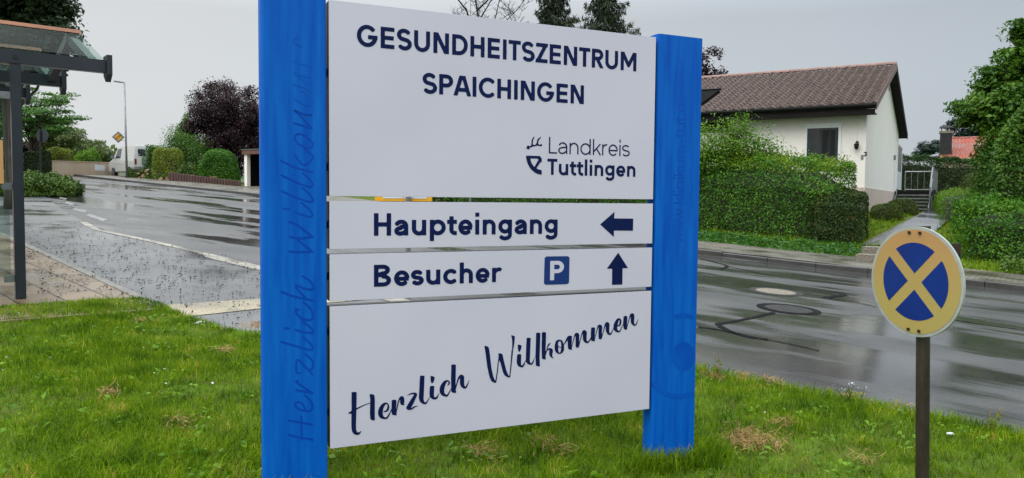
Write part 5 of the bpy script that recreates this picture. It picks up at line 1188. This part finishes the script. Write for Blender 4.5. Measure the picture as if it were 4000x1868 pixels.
# ivy ground cover between hedge and pavement
n_ = 16000; s_ = RNG.uniform(3.2, 22, n_); t_ = thi(s_)+2.62+RNG.uniform(0, 1, n_)**1.3*1.5
x_ = s_*D[0]+t_*NN[0]; y_ = s_*D[1]+t_*NN[1]; P = np.stack([x_, y_, H(x_, y_)+.06+RNG.uniform(.0, .20, n_)*np.clip((t_-thi(s_)-2.5)*1.6, .25, 1)], -1)
V, F = leafcards(P, .085, np.tile([0, 0, 1.], (n_, 1)), 1.2); tag(flat('ground_cover', V, F, M['ivy']), kind='stuff')
# tall light shrub behind the hedge
q = at(2850, 560, 22.9); b0 = onground(q.x, q.y)
tree('flowering_shrub', 'tall loose pale green shrub rising behind the clipped hedge against the house', b0, [(0, 0, 2.1, 1.3, .8, .9), (-.75, -.1, 2.2, .8, .6, .75), (.9, .1, 2.0, .7, .5, .7), (.3, 0, 2.75, .4, .4, .55), (-.2, 0, 2.7, .3, .3, .6), (1.5, .2, 1.9, .45, .4, .6)], 190, 13000, .07, M['shrub_light'], .05, cat='shrub', clr=.34, flatn=1.2, nlimb=50, trunk_top=.8)
for px_, py_, rpx, lb in ((3476, 866, 55, 'round clipped box ball on the lawn near the house plinth'), (3535, 848, 54, 'round clipped box ball behind another, beside the steel stairs')):
    c = G(px_, py_); r_ = size_at(rpx, c.y); bush('box_ball', lb, c+Vector((0, r_*.5, 0)), (r_, r_, r_*1.22), 9000, .036, M['box'], 'box ball', 'clipped box balls by the stairs', lump=.02, shell=.12)
c = G(3565, 850); 
# dark hedge behind the stairs
a, b = at(3500, 700, 40), at(3900, 700, 38); 
hedge('dark_back_hedge', 'tall dark clipped hedge behind the stairs below the red roof', (a.x-1.6, a.y), (b.x+3, b.y-.5), 1.2, 2.72, 40000, .075, M['hedge_dark'], M['hedge'], 3000, round_=.12, bump_=.08, top_h=.12)
# right of the path: low rounded hedge, ball, front hedge, ivy clad column and maple
a, b = G(3700, 905), G(3745, 830)
hedge('low_path_hedge', 'low rounded pale green hedge along the right side of the garden path', (a.x+.75, a.y+.3), (b.x+1.0, b.y+3.0), 1.3, .95, 16000, .045, M['shrub_light'], M['hedge_new'], 1200, round_=.35, bump_=.06, top_h=.08)
c = at(3825, 800, 25.5); bush('box_ball', 'pale clipped shrub dome at the far end of the low path hedge', onground(c.x, c.y), (.62, .6, 1.55), 8000, .036, M['box'], 'box ball', 'clipped box balls by the stairs', lump=.03, shell=.15)
a = G(3700, 1030); 
hedge('front_hedge', 'broad leafy hedge on the bank right of the garden steps, behind the no-stopping sign', (a.x+.7, a.y+1.1), (a.x+.7-D[0]*6, a.y+1.1-D[1]*6), 1.8, 1.28, 30000, .062, M['hedge'], M['shrub_light'], 2600, round_=.3, bump_=.12, top_h=.10)
n_ = 7000; s_ = RNG.uniform(-6.5, .9, n_); t_ = thi(s_)+2.62+RNG.uniform(0, 1, n_)*1.3
x_ = s_*D[0]+t_*NN[0]; y_ = s_*D[1]+t_*NN[1]; P = np.stack([x_, y_, H(x_, y_)+.08+RNG.uniform(.0, .28, n_)], -1)
V, F = leafcards(P, .08, np.tile([0, 0, 1.], (n_, 1)), 1.2); tag(flat('ground_cover', V, F, M['juniper']), kind='stuff')
c = at(3985, 400, 20.5); b0 = onground(c.x, c.y+.3); kM = 20.5/FPX; zM = c.z-b0.z
tree('maple_tree', 'bushy green maple at the right edge with lobed leaves and long shoots', b0, [(dx*kM, 0, zM-dy*kM, rx*kM, rx*kM*.85, ry*kM) for dx, dy, rx, ry in ((40, 20, 190, 130), (-110, 35, 110, 70), (-150, 55, 42, 30), (30, -130, 110, 90), (-92, -110, 24, 75), (-60, -60, 70, 60), (70, -240, 70, 90), (15, -290, 22, 60), (75, 190, 165, 150))], 520, 36000, .125, M['maple'], .12, clr=.32, flatn=.45, nlimb=70, surf=.4)
c = at(3960, 850, 19.8); b0 = onground(c.x+.35, c.y)
bush('ivy_mound', 'tall dark ivy-covered hedge column under the maple at the right edge', b0, (1.10, 1.0, 3.05), 28000, .085, M['maple'], 'hedge', lump=.07, shell=.2, boxy=.75)
# pine behind the red roof
c = at(3750, 540, 66); b0 = onground(c.x, c.y); k6 = 66/FPX; zc6 = c.z-b0.z
tree('pine_tree', 'dark blue-green pine behind the chimney of the red-roofed house', b0, [(dx*k6, 0, zc6-dy*k6, rx*k6, rx*k6*.8, ry*k6) for dx, dy, rx, ry in ((0, 0, 42, 34), (-30, -50, 28, 22), (10, -62, 22, 16), (70, -20, 36, 14), (-75, 35, 36, 22), (-130, 45, 30, 26), (-150, 70, 24, 20), (40, -30, 30, 18))], 130, 11000, .28, M['pine'], .22, clr=.45, flatn=.5, aspect=.22, barkm=M['bark_dark'])
# dark tree behind the house roof
c = at(2752, 300, 46); b0 = onground(c.x, c.y)
tree('copper_tree', 'dark purple-leaved tree peeping over the left end of the brown house roof', b0, [(0, 0, c.z-b0.z+.2, 1.25, 1.2, 1.6), (.3, 0, c.z-b0.z-1.8, 2.2, 1.8, 1.6), (.75, 0, c.z-b0.z+.2, .6, .5, .6), (-.9, 0, c.z-b0.z-.4, 1.2, 1, 1.2)], 110, 7500, .19, M['copper_beech'], .2, clr=.42, barkm=M['bark_dark'], flatn=1.1)
# spruces
def spruce(label, px_, Y, top_py, slopew, seed):
    rs = np.random.default_rng(seed); a = at(px_, 100, Y); b0 = onground(a.x, a.y); zt = at(px_, top_py, Y).z; Ht = zt-b0.z
    root = thing('spruce_tree', b0, label, 'tree', 'spruces behind the welcome sign'); B = np.array(b0); mb = MB()
    mb.tube([b0-ZV*.2, b0+ZV*Ht*.5, b0+ZV*Ht], [.26, .15, .02], 9)
    P = []; AX = []
    z = Ht*.16
    while z < Ht-.15:
        R = (Ht-z)*slopew*rs.uniform(.75, 1.15); nb = 7
        a0 = rs.uniform(0, 6.28)
        for k_ in range(nb):
            an = a0+k_*2*math.pi/nb+rs.uniform(-.3, .3); Rk = R*rs.uniform(.65, 1.12); dr_ = np.array([math.cos(an), math.sin(an), 0]); sd = np.array([-math.sin(an), math.cos(an), 0])
            tipdz = -.30*Rk; e = B+np.array([0, 0, z])
            pts = []
            for q in np.linspace(0.0, 1, 6): pts.append(e+dr_*Rk*q+np.array([0, 0, tipdz*q+.22*Rk*q*q*q]))
            mb.tube([tuple(v) for v in pts], [.03*(1-.8*q) for q in np.linspace(0, 1, 6)], 4)
            m_ = max(8, int(Rk*70))
            for q in rs.uniform(.12, 1, m_):
                c = e+dr_*Rk*q+np.array([0, 0, tipdz*q+.22*Rk*q**3]); lat = rs.normal()*.16*Rk*(1.1-q)+rs.normal()*.05
                P.append(c+sd*lat+np.array([0, 0, -abs(lat)*.35-rs.uniform(0, .22)])); AX.append(dr_*.5+sd*np.sign(lat)*.4+np.array([0, 0, -1.1]))
        z += rs.uniform(.26, .40)
    V, F = leafcards(np.array(P), .34, None, 1, .16, axis=np.array(AX), axspread=.5); flat('crown', V, F, M['spruce'], root)
    mb.build('trunk', M['bark_dark'], root); return root
spruce('left of the two dark spruces rising behind the welcome sign', 2165, 44, -145, .64, 3)
spruce('right of the two dark spruces, next to the blue post top', 2368, 44, -160, .54, 5)
# bare tree
a = at(1925, 90, 38); b0 = onground(a.x, a.y); bt = thing('bare_tree', b0, 'leafless tree whose bare twigs show above the welcome sign', 'tree'); mb = MB(); random.seed(11)
def branch(p_, d_, Ln, r_, lev):
    n = 5; pts = [p_]; d_ = d_.copy()
    for i in range(n):
        d_ = (d_+Vector((random.uniform(-1, 1), random.uniform(-1, 1), random.uniform(-.4, .8)))*.16).normalized(); pts.append(pts[-1]+d_*Ln/n)
    mb.tube(pts, [r_*(1-.6*i/n) for i in range(n+1)], 7 if lev < 2 else 4, cap=False)
    if lev >= 4 or r_ < .004: return
    k_ = 4 if lev > 0 else 9
    for j in range(k_):
        q = random.uniform(.35 if lev == 0 else .25, 1); i = min(int(q*n), n-1); s0_ = pts[i].lerp(pts[i+1], q*n-i)
        side_ = Vector((random.uniform(-1, 1), random.uniform(-1, 1), random.uniform(-.1, .7))).normalized()
        branch(s0_, (d_*.45+side_).normalized(), Ln*random.uniform(.35, .6)*(1 if lev else .75), max(r_*.42, .011), lev+1)
hT = at(1925, -60, 38).z-b0.z
branch(b0-ZV*.1, Vector((-.03, 0, 1)), hT*.97, .10, 0); branch(b0+Vector((.5, 0, -.1)), Vector((.02, .0, 1)), hT*.9, .09, 0)
mb.build('trunk', M['bark_dark'], bt)
# continuing shrubs behind the sign and hedge line, seen through the gaps
q = ST(19.5, 22.6); bush('round_shrub', 'rounded green shrub beyond the road, seen through the gap under the heading panel', onground(*q), (2.2, 1.4, 1.9), 6000, .10, M['hedge'], lump=.1)
# -- left side
c = at(880, 600, 53); b0 = onground(c.x, c.y)
tree('copper_beech', 'large dark purple copper beech above the carport, left of the blue post', b0, [(.2, 0, 5.0, 2.6, 2.3, 1.7), (-.9, 0, 3.4, 2.2, 2.0, 1.8), (1.6, 0, 3.6, 2.2, 2.0, 2.0), (-2.1, 0, 4.2, .9, .8, .7), (.1, 0, 6.3, .8, .8, .6), (1.75, 0, 6.1, .75, .7, .7), (0, 0, 1.9, 2.6, 2.2, 1.5), (2.6, 0, 2.4, 1.4, 1.4, 2.0)], 420, 70000, .125, M['copper_beech'], .30, clr=.55, barkm=M['bark_dark'], flatn=1.0)
def pbush(name, label, x0p, x1p, y0p, y1p, Y, n, leaf, m, cat='shrub', group=None, yr=.8, **kw):
    """shrub filling a span of the picture at its own depth"""
    a, b = at(x0p, y1p, Y), at(x1p, y1p, Y); rx = (b.x-a.x)/2; Y = Y+rx*yr*.8; a, b = at(x0p, y1p, Y), at(x1p, y1p, Y); c = onground((a.x+b.x)/2, Y); hz = at((x0p+x1p)/2, y0p, Y).z-c.z
    return bush(name, label, c, (rx, rx*yr, hz/1.04), n, leaf, m, cat, group, **kw)
pbush('gold_yew', 'bright yellow-green clipped cube-like yew above the rose bed', 606, 710, 583, 676, 46.2, 16000, .06, M['yew_gold'], 'clipped yew', lump=.02, shell=.1, boxy=.62)
pbush('garden_shrub', 'mid green leafy shrub between the van and the yellow-green yew', 548, 655, 576, 680, 48, 10000, .09, M['tree_green'])
pbush('garden_shrub', 'tall fresh green shrub behind the yew with upright shoots', 640, 800, 556, 690, 49, 16000, .10, M['maple'], spiky=1.0)
pbush('garden_shrub', 'broad round dark green bush right of the yew, below the copper beech', 782, 932, 588, 712, 44.6, 22000, .085, M['hedge'], lump=.06)
pbush('garden_shrub', 'low olive shrub at the foot of the street lamp', 498, 575, 655, 698, 47.6, 6000, .07, M['juniper'])
pbush('garden_shrub', 'light shrub standing left of the copper beech', 690, 760, 470, 690, 56, 6000, .12, M['tree_green'])
for (x0p, x1p, y0p, Y, lb) in ((536, 612, 664, 46.8, 'pink flowering rose bush left of the yellow-green yew'), (606, 668, 676, 45.9, 'pink flowering rose bush in front of the yew'), (700, 772, 642, 45.2, 'pink flowering rose bush between the yew and the round bush'), (812, 850, 690, 44.2, 'small pink rose in front of the round dark bush')):
    b_ = pbush('rose_bush', lb, x0p, x1p, y0p, 712, Y, 2600, .08, M['juniper'], 'rose bush', 'rose bushes above the palisade', twig=False)
    a, b = at(x0p, 700, Y), at(x1p, 700, Y); n_ = int(24*(x1p-x0p)/70); cx_ = (a.x+b.x)/2; rx = (b.x-a.x)/2; hz = at((x0p+x1p)/2, y0p, Y).z-ORG[b_.name].z
    d_ = RNG.normal(size=(n_, 3)); d_[:, 1] = -np.abs(d_[:, 1]); d_[:, 2] = np.abs(d_[:, 2]); d_ = unit(d_); cl = RNG.integers(0, 6, n_); d_ = unit(d_[cl % n_]+RNG.normal(size=(n_, 3))*.16)
    P = np.array([cx_, Y, ORG[b_.name].z])+d_*np.array([rx, rx*.8, hz])*1.03; V, F = leafcards(P, .13, d_, .6, .9); flat('blossom', V, F, M['rose_pink'], b_)
# juniper bed and clipped yews by the stop sign
bj = G(160, 768)
for i, (px_, rx, h_, yo, lb) in enumerate(((212, .50, .42, .4, 'low spreading juniper at the road corner, nearest the asphalt edge'), (140, .62, .50, .5, 'low spreading juniper beside the shelter post'), (40, .8, .6, .7, 'low spreading juniper seen through the shelter glass'), (-60, .9, .65, .8, 'low spreading juniper left of the shelter glass'), (165, .42, .62, .8, 'taller bright green juniper shoot behind the low ones'))):
    q = G(px_, 766); bush('juniper', lb, onground(q.x, q.y+yo), (rx, .55, h_*.95), 6500, .07, M['juniper'], 'shrub', 'junipers at the road corner', lump=.14, spiky=.45, flatb=.2)
pbush('clipped_yew', 'dark clipped yew dome left of the stop sign post', 100, 158, 594, 700, 44, 7000, .07, M['hedge_dark'], 'clipped yew', 'clipped yews behind the garden wall', lump=.02, shell=.1, boxy=.7)
pbush('clipped_yew', 'dark clipped yew directly behind the stop sign post', 150, 196, 592, 700, 45.5, 7000, .07, M['hedge_dark'], 'clipped yew', 'clipped yews behind the garden wall', lump=.02, shell=.1, boxy=.7)
pbush('clipped_yew', 'golden-topped clipped yew rising at the left end of the garden wall', 188, 280, 582, 700, 50, 12000, .07, M['yew_gold'], 'clipped yew', 'clipped yews behind the garden wall', lump=.03, shell=.1, boxy=.65)
pbush('garden_shrub', 'bright green shrub showing over the middle of the garden wall', 300, 392, 590, 690, 54.5, 9000, .09, M['shrub_light'])
def ptree(name, label, px_, py_c, rpx, rpy, Y, n, leaf, m, tr=.2, ncl=140, extra=(), **kw):
    c = at(px_, py_c, Y); b0 = onground(c.x, c.y); k = Y/FPX; zc = c.z-b0.z
    bl = [(0, 0, zc, rpx*k, rpx*k*.8, rpy*k)]+[(dx*k, 0, zc-dy*k, rx*k, rx*k*.8, ry*k) for dx, dy, rx, ry in extra]
    return tree(name, label, b0, bl, ncl, n, leaf, m, tr, **kw)
ptree('broadleaf_tree', 'large dark tree hanging over the bus shelter roof at the top left', 30, -60, 210, 150, 19, 30000, .13, M['tree_dark'], .22, ncl=300, extra=((120, 60, 130, 75), (170, 140, 80, 50), (-150, 100, 200, 150), (225, 170, 45, 30), (0, 250, 190, 110), (150, 230, 110, 60)), clr=.42)
ptree('broadleaf_tree', 'airy layered green tree behind the bus shelter post', 120, 455, 150, 80, 47, 15000, .13, M['tree_green'], .2, ncl=120, extra=((90, -70, 70, 35), (140, 10, 60, 25), (100, 60, 70, 30), (-60, -60, 120, 60)), clr=.62, flatn=.18, nlimb=40)
ptree('broadleaf_tree', 'olive green tree beyond the garden wall, left of the yellow diamond sign', 215, 545, 105, 85, 57, 22000, .14, M['tree_olive'], .2, ncl=150, extra=((60, 60, 80, 50),), clr=.55)
ptree('broadleaf_tree', 'smaller grey-green tree just left of the yellow diamond sign', 345, 590, 70, 50, 62, 13000, .14, M['tree_olive'], .15, ncl=100, extra=((50, 30, 45, 35),), clr=.45)
ptree('conifer_tree', 'dark conifer top between the grey-green tree and the van', 408, 630, 36, 45, 66, 5000, .22, M['pine'], .15, ncl=80, clr=.4, aspect=.3, barkm=M['bark_dark'])
ptree('broadleaf_tree', 'dark reddish tree behind the shelter post near the stop sign', 75, 620, 60, 75, 51, 6000, .2, M['copper_beech'], .15, ncl=90, clr=.45)
ptree('broadleaf_tree', 'dense green tree seen through the shelter glass at the left edge', -90, 430, 150, 220, 40, 10000, .2, M['tree_green'], .2, ncl=120, clr=.6)
# far woodland edge hiding the horizon
n_ = 9000; s_ = RNG.uniform(-90, 140, n_)
def woods(px0, px1, Y, hgt, n_, m, name):
    a, b = at(px0, 780, Y), at(px1, 780, Y); u = RNG.uniform(0, 1, n_); x_ = a.x+(b.x-a.x)*u; y_ = Y+RNG.uniform(-5, 5, n_)
    hh = hgt*(.7+.3*np.sin(u*37)+.2*np.sin(u*91+1)); z_ = H(x_, y_)+hh*np.sqrt(RNG.uniform(0, 1, n_))
    V, F = leafcards(np.stack([x_, y_, z_], -1), .7, np.tile([0, -1, .6], (n_, 1)), 1.2); tag(flat(name, V, F, m), kind='stuff')
woods(1000, 2600, 75, 4.0, 6000, M['tree_dark'], 'far_wood')
woods(3480, 4300, 95, 4.0, 3000, M['tree_dark'], 'far_wood')
woods(-500, 470, 90, 2.6, 4500, M['tree_olive'], 'far_wood')

# ================================================================== GRASS
from mathutils.geometry import intersect_point_tri_2d
LP = np.array(LAWN)
def inpoly(X, Y, P):
    ins = np.zeros(X.shape, bool); n = len(P)
    for i in range(n):
        a, b = P[i], P[(i+1) % n]
        if abs(a[1]-b[1]) > 1e-12: ins ^= ((a[1] > Y) != (b[1] > Y)) & (X < (b[0]-a[0])*(Y-a[1])/(b[1]-a[1])+a[0])
    return ins
def fbm(x, y):
    return (np.sin(x*2.1+y*1.3+.5)+np.sin(x*-1.2+y*2.7+1.7)+np.sin(x*5.3+y*3.1)*.6+np.sin(-x*4.1+y*6.3+2)*.6+np.sin(x*11+y*7)*.3+np.sin(x*9-y*13)*.3)/3.8
def blades(X, Y, hgt, wid, lean_=.5, z0=.03, droop=.35):
    n = len(X); Z = H(X, Y)+z0; B = np.stack([X, Y, Z], -1); an = RNG.uniform(0, 2*np.pi, n); la = RNG.uniform(0, 2*np.pi, n)
    d = np.stack([np.cos(an), np.sin(an), np.zeros(n)], -1)*(wid/2)[:, None]; l_ = np.stack([np.cos(la), np.sin(la), np.zeros(n)], -1)*(RNG.uniform(.1, 1, n)*lean_*hgt)[:, None]
    up_ = np.array([0, 0, 1.])*hgt[:, None]; mid = B+up_*.6+l_*.35; tip = B+up_*(1-droop*RNG.uniform(0, 1, n)[:, None])+l_*1.1
    V = np.stack([B-d, B+d, mid+d*.75, mid-d*.75, tip], 1).reshape(-1, 3); o = np.arange(n)[:, None]*5
    F4 = np.concatenate([o+0, o+1, o+2, o+3], 1); F3 = np.concatenate([o+3, o+2, o+4, o+4], 1)
    return V, F4, F3
def blade_obj(name, V, F4, F3, m):
    n4 = len(F4); me = bpy.data.meshes.new(name); V = V.astype(np.float32); me.vertices.add(len(V)); me.vertices.foreach_set('co', V.ravel())
    lv = np.concatenate([F4.ravel(), F3[:, :3].ravel()]).astype(np.int32); me.loops.add(len(lv)); me.loops.foreach_set('vertex_index', lv)
    me.polygons.add(2*n4); me.polygons.foreach_set('loop_start', np.concatenate([np.arange(n4)*4, n4*4+np.arange(n4)*3]).astype(np.int32)); me.materials.append(m)
    me.update(calc_edges=True); me.validate(); ob = bpy.data.objects.new(name, me); COL.objects.link(ob); return ob
n_ = 680000; X = RNG.uniform(-7.8, 6.6, n_); Y = RNG.uniform(2.6, 8.6, n_)
keep = inpoly(X, Y, LP) & (np.abs(X) < .72*Y+1.6) & (Y > 3.0); X, Y = X[keep], Y[keep]
f = fbm(X, Y); kp = RNG.uniform(0, 1, len(X)) < (.55+.55*f); X, Y, f = X[kp], Y[kp], f[kp]
hg = (.038+.030*f+RNG.gamma(2.0, .010, len(X)))*np.where(RNG.uniform(0, 1, len(X)) < .03, 1.7, 1); hg = np.clip(hg, .02, .16)
V, F4, F3 = blades(X, Y, hg, RNG.uniform(.0035, .0065, len(X)), 1.0)
tag(blade_obj('grass', V, F4, F3, M['grass']), kind='stuff')
# broad-leaved weeds in the lawn
n_ = 420; X = RNG.uniform(-5.5, 4.6, n_); Y = RNG.uniform(3.2, 8.2, n_); kp = inpoly(X, Y, LP); X, Y = X[kp], Y[kp]; n_ = len(X); per = 16
X = np.repeat(X, per)+RNG.normal(size=n_*per)*.055; Y = np.repeat(Y, per)+RNG.normal(size=n_*per)*.055; kp = inpoly(X, Y, LP); X, Y = X[kp], Y[kp]
V, F = leafcards(np.stack([X, Y, H(X, Y)+.05+RNG.uniform(0, .035, len(X))], -1), RNG.uniform(.02, .045, len(X)), np.tile([0, 0, 1.], (len(X), 1)), .9, .6); tag(flat('lawn_weeds', V, F, M['weed']), kind='stuff')
# tufts at the post feet, lawn edges
TX = []; TY = []; TH_ = []
def tuft(cx_, cy_, r_, n, h):
    TX.append(cx_+RNG.normal(size=n)*r_); TY.append(cy_+RNG.normal(size=n)*r_); TH_.append(h*RNG.uniform(.45, 1.15, n))
for s_ in np.linspace(sr0-.08, sr1+.12, 9): q = pp(s_, 0, .06+random.uniform(-.02, .05)); tuft(q.x, q.y, .05, 110, .15)
q = pp(sr1+.10, 0, -.05); tuft(q.x, q.y, .07, 240, .19); q = pp(sr0-.05, 0, .05); tuft(q.x, q.y, .06, 160, .17)
for s_ in np.linspace(sl0-.05, sl1+.08, 8): q = pp(s_, 0, .08); tuft(q.x, q.y, .06, 60, .10)
for a, b in zip(LAWN[10:17], LAWN[11:17]):
    for u in np.linspace(0, 1, 14): tuft(a[0]+(b[0]-a[0])*u, a[1]+(b[1]-a[1])*u, .05, 60, .085)
for a, b in zip(LAWN[0:10], LAWN[1:11]):
    for u in np.linspace(0, 1, 10): tuft(a[0]+(b[0]-a[0])*u, a[1]+(b[1]-a[1])*u, .03, 26, .06)
X, Y, hg = np.concatenate(TX), np.concatenate(TY), np.concatenate(TH_)
V, F4, F3 = blades(X, Y, hg, RNG.uniform(.004, .007, len(X)), .75); tag(blade_obj('grass_tufts', V, F4, F3, M['grass']), kind='stuff')
# garden grass left of the path
n_ = 26000; s_ = RNG.uniform(-3, 9, n_); t_ = RNG.uniform(19.3, 33, n_); X = s_*D[0]+t_*NN[0]; Y = s_*D[1]+t_*NN[1]
pth = np.array([xy(G(*a)) for a in PATH_L]+[xy(G(*a)) for a in PATH_R][::-1]); kp = ~inpoly(X, Y, pth); X, Y = X[kp], Y[kp]
V, F4, F3 = blades(X, Y, RNG.uniform(.06, .14, len(X)), RNG.uniform(.02, .04, len(X)), .6, z0=.05); tag(blade_obj('garden_grass', V, F4, F3, M['grass']), kind='stuff')
# dry mown clippings in patches
PX_ = []
for (px_, py_, r_, n) in tuple((a, b, c*.8, int(d*1.5)) for a, b, c, d in ((2930, 1755, .14, 420), (2890, 1765, .08, 100), (3000, 1770, .10, 80), (3010, 1520, .07, 90), (3330, 1585, .07, 60), (3060, 1690, .06, 90), (2780, 1500, .06, 80), (430, 1575, .05, 70), (2160, 1790, .10, 110), (1880, 1810, .08, 80), (880, 1400, .05, 60), (1000, 1300, .10, 160), (3380, 1835, .07, 50), (560, 1280, .10, 60), (700, 1700, .08, 70), (3520, 1620, .06, 40), (2905, 1500, .05, 80))):
    q = G(px_, py_); PX_.append(np.stack([q.x+RNG.normal(size=n)*r_*.9, q.y+RNG.normal(size=n)*r_, np.zeros(n)], -1))
P = np.concatenate(PX_); P[:, 2] = H(P[:, 0], P[:, 1])+.06+RNG.uniform(0, .035, len(P))
V, F = leafcards(P, .055, np.tile([0, 0, 1.], (len(P), 1)), 1.0, .07, fold=0); tag(flat('dry_clippings', V, F, M['hay']), kind='stuff')
# white clover heads
pts_ = [G(random.uniform(0, 1000), random.uniform(1240, 1600)) for _ in range(18)]+[G(random.uniform(2760, 3900), random.uniform(1640, 1850)) for _ in range(2)]
P = np.array([tuple(q+Vector((random.uniform(-.009, .009), random.uniform(-.009, .009), .075))) for q in pts_ for _ in range(4)]); V, F = leafcards(P, .011, None, 1, .8); tag(flat('clover_flowers', V, F, M['litter']), kind='stuff')
# tall thin seed stalks, yarrow by the road edge
def stalk(name, label, q, h_, nstem, m, head=None):
    r_ = thing(name, q, label, 'plant'); mb = MB(); tips = []
    for i in range(nstem):
        a = Vector((random.uniform(-.08, .08), random.uniform(-.08, .08), h_*random.uniform(.7, 1.05))); b = q+Vector((random.uniform(-.03, .03), random.uniform(-.03, .03), 0)); tips.append(b+a)
        mb.tube([b, b+a*.55+Vector((random.uniform(-.02, .02), 0, 0)), b+a], [.003, .0025, .0015], 4)
    mb.build('stem', m, r_)
    if head:
        P = np.array([tuple(t_+Vector((random.gauss(0, .018), random.gauss(0, .018), random.gauss(0, .006)))) for t_ in tips for _ in range(5)]); V, F = leafcards(P, .012, np.tile([0, 0, 1.], (len(P), 1)), .5, .8); flat('flower_head', V, F, head, r_)
    P = np.array([tuple(q+(t_-q)*random.uniform(.1, .8)+Vector((random.gauss(0, .01), random.gauss(0, .01), 0))) for t_ in tips for _ in range(12)]); V, F = leafcards(P, .035, None, 1, .25); flat('leaf', V, F, M['grass'], r_)
q = G(3320, 1588, off=.03); stalk('yarrow_plant', 'white flowering yarrow at the lawn edge beside the wet road', q, .17, 5, M['twigs'], M['litter'])
q = G(2800, 1480, off=.03); stalk('grass_stalk', 'thin seed stalks at the lawn edge right of the blue post', q, .22, 5, M['hay'])
q = G(3860, 1690, off=.03); stalk('grass_stalk', 'thin dry stalks at the lawn edge right of the no-stopping sign', q, .2, 3, M['hay'])
# crumpled white litter
def litter(q, s, lb):
    r_ = tag(MB().build('litter', M['litter']), lb, 'litter'); me = r_.data; bm = bmesh.new(); bmesh.ops.create_icosphere(bm, subdivisions=2, radius=1)
    for v in bm.verts: v.co = Vector((v.co.x*s, v.co.y*s*.6, v.co.z*s*.35))*(1+random.uniform(-.35, .35))
    bm.to_mesh(me); bm.free(); r_.location = q
litter(G(778, 1262, off=.04), .05, 'crumpled white paper scrap at the lawn edge near the pale guidance strip')
litter(G(3712, 1695, off=.06), .022, 'small white paper scrap in the grass right of the no-stopping sign')
# fallen blossom litter on the forecourt
pts_ = []
while len(pts_) < 1200:
    px_, py_ = random.uniform(60, 1030), random.triangular(850, 1330, 960)
    if py_ < 815+ (px_*.17) or random.random() < .15 + .35*max(0, (py_-1000)/300): continue
    q = G(px_, py_, lo=6, hi=26)
    s_, t_ = q.x*D[0]+q.y*D[1], q.x*NN[0]+q.y*NN[1]
    if t_ > tlo(s_)-.05+random.gauss(0, .12) or inpoly(np.array([q.x]), np.array([q.y]), LP)[0]: continue
    if (Vector((q.x, q.y))-e0).dot(vn) > -.02: z_ = .065
    else: z_ = .008
    pts_.append((q.x, q.y, q.z+z_))
P = []
for q in pts_:
    for _ in range(random.choice((1, 2, 3, 4))): P.append((q[0]+random.gauss(0, .025), q[1]+random.gauss(0, .025), q[2]+random.uniform(0, .012)))
P = np.array(P); V, F = leafcards(P, .027, np.tile([0, 0, 1.], (len(P), 1)), .9, .4, jitter=.6); tag(flat('fallen_blossom', V, F, M['debris']), kind='stuff')
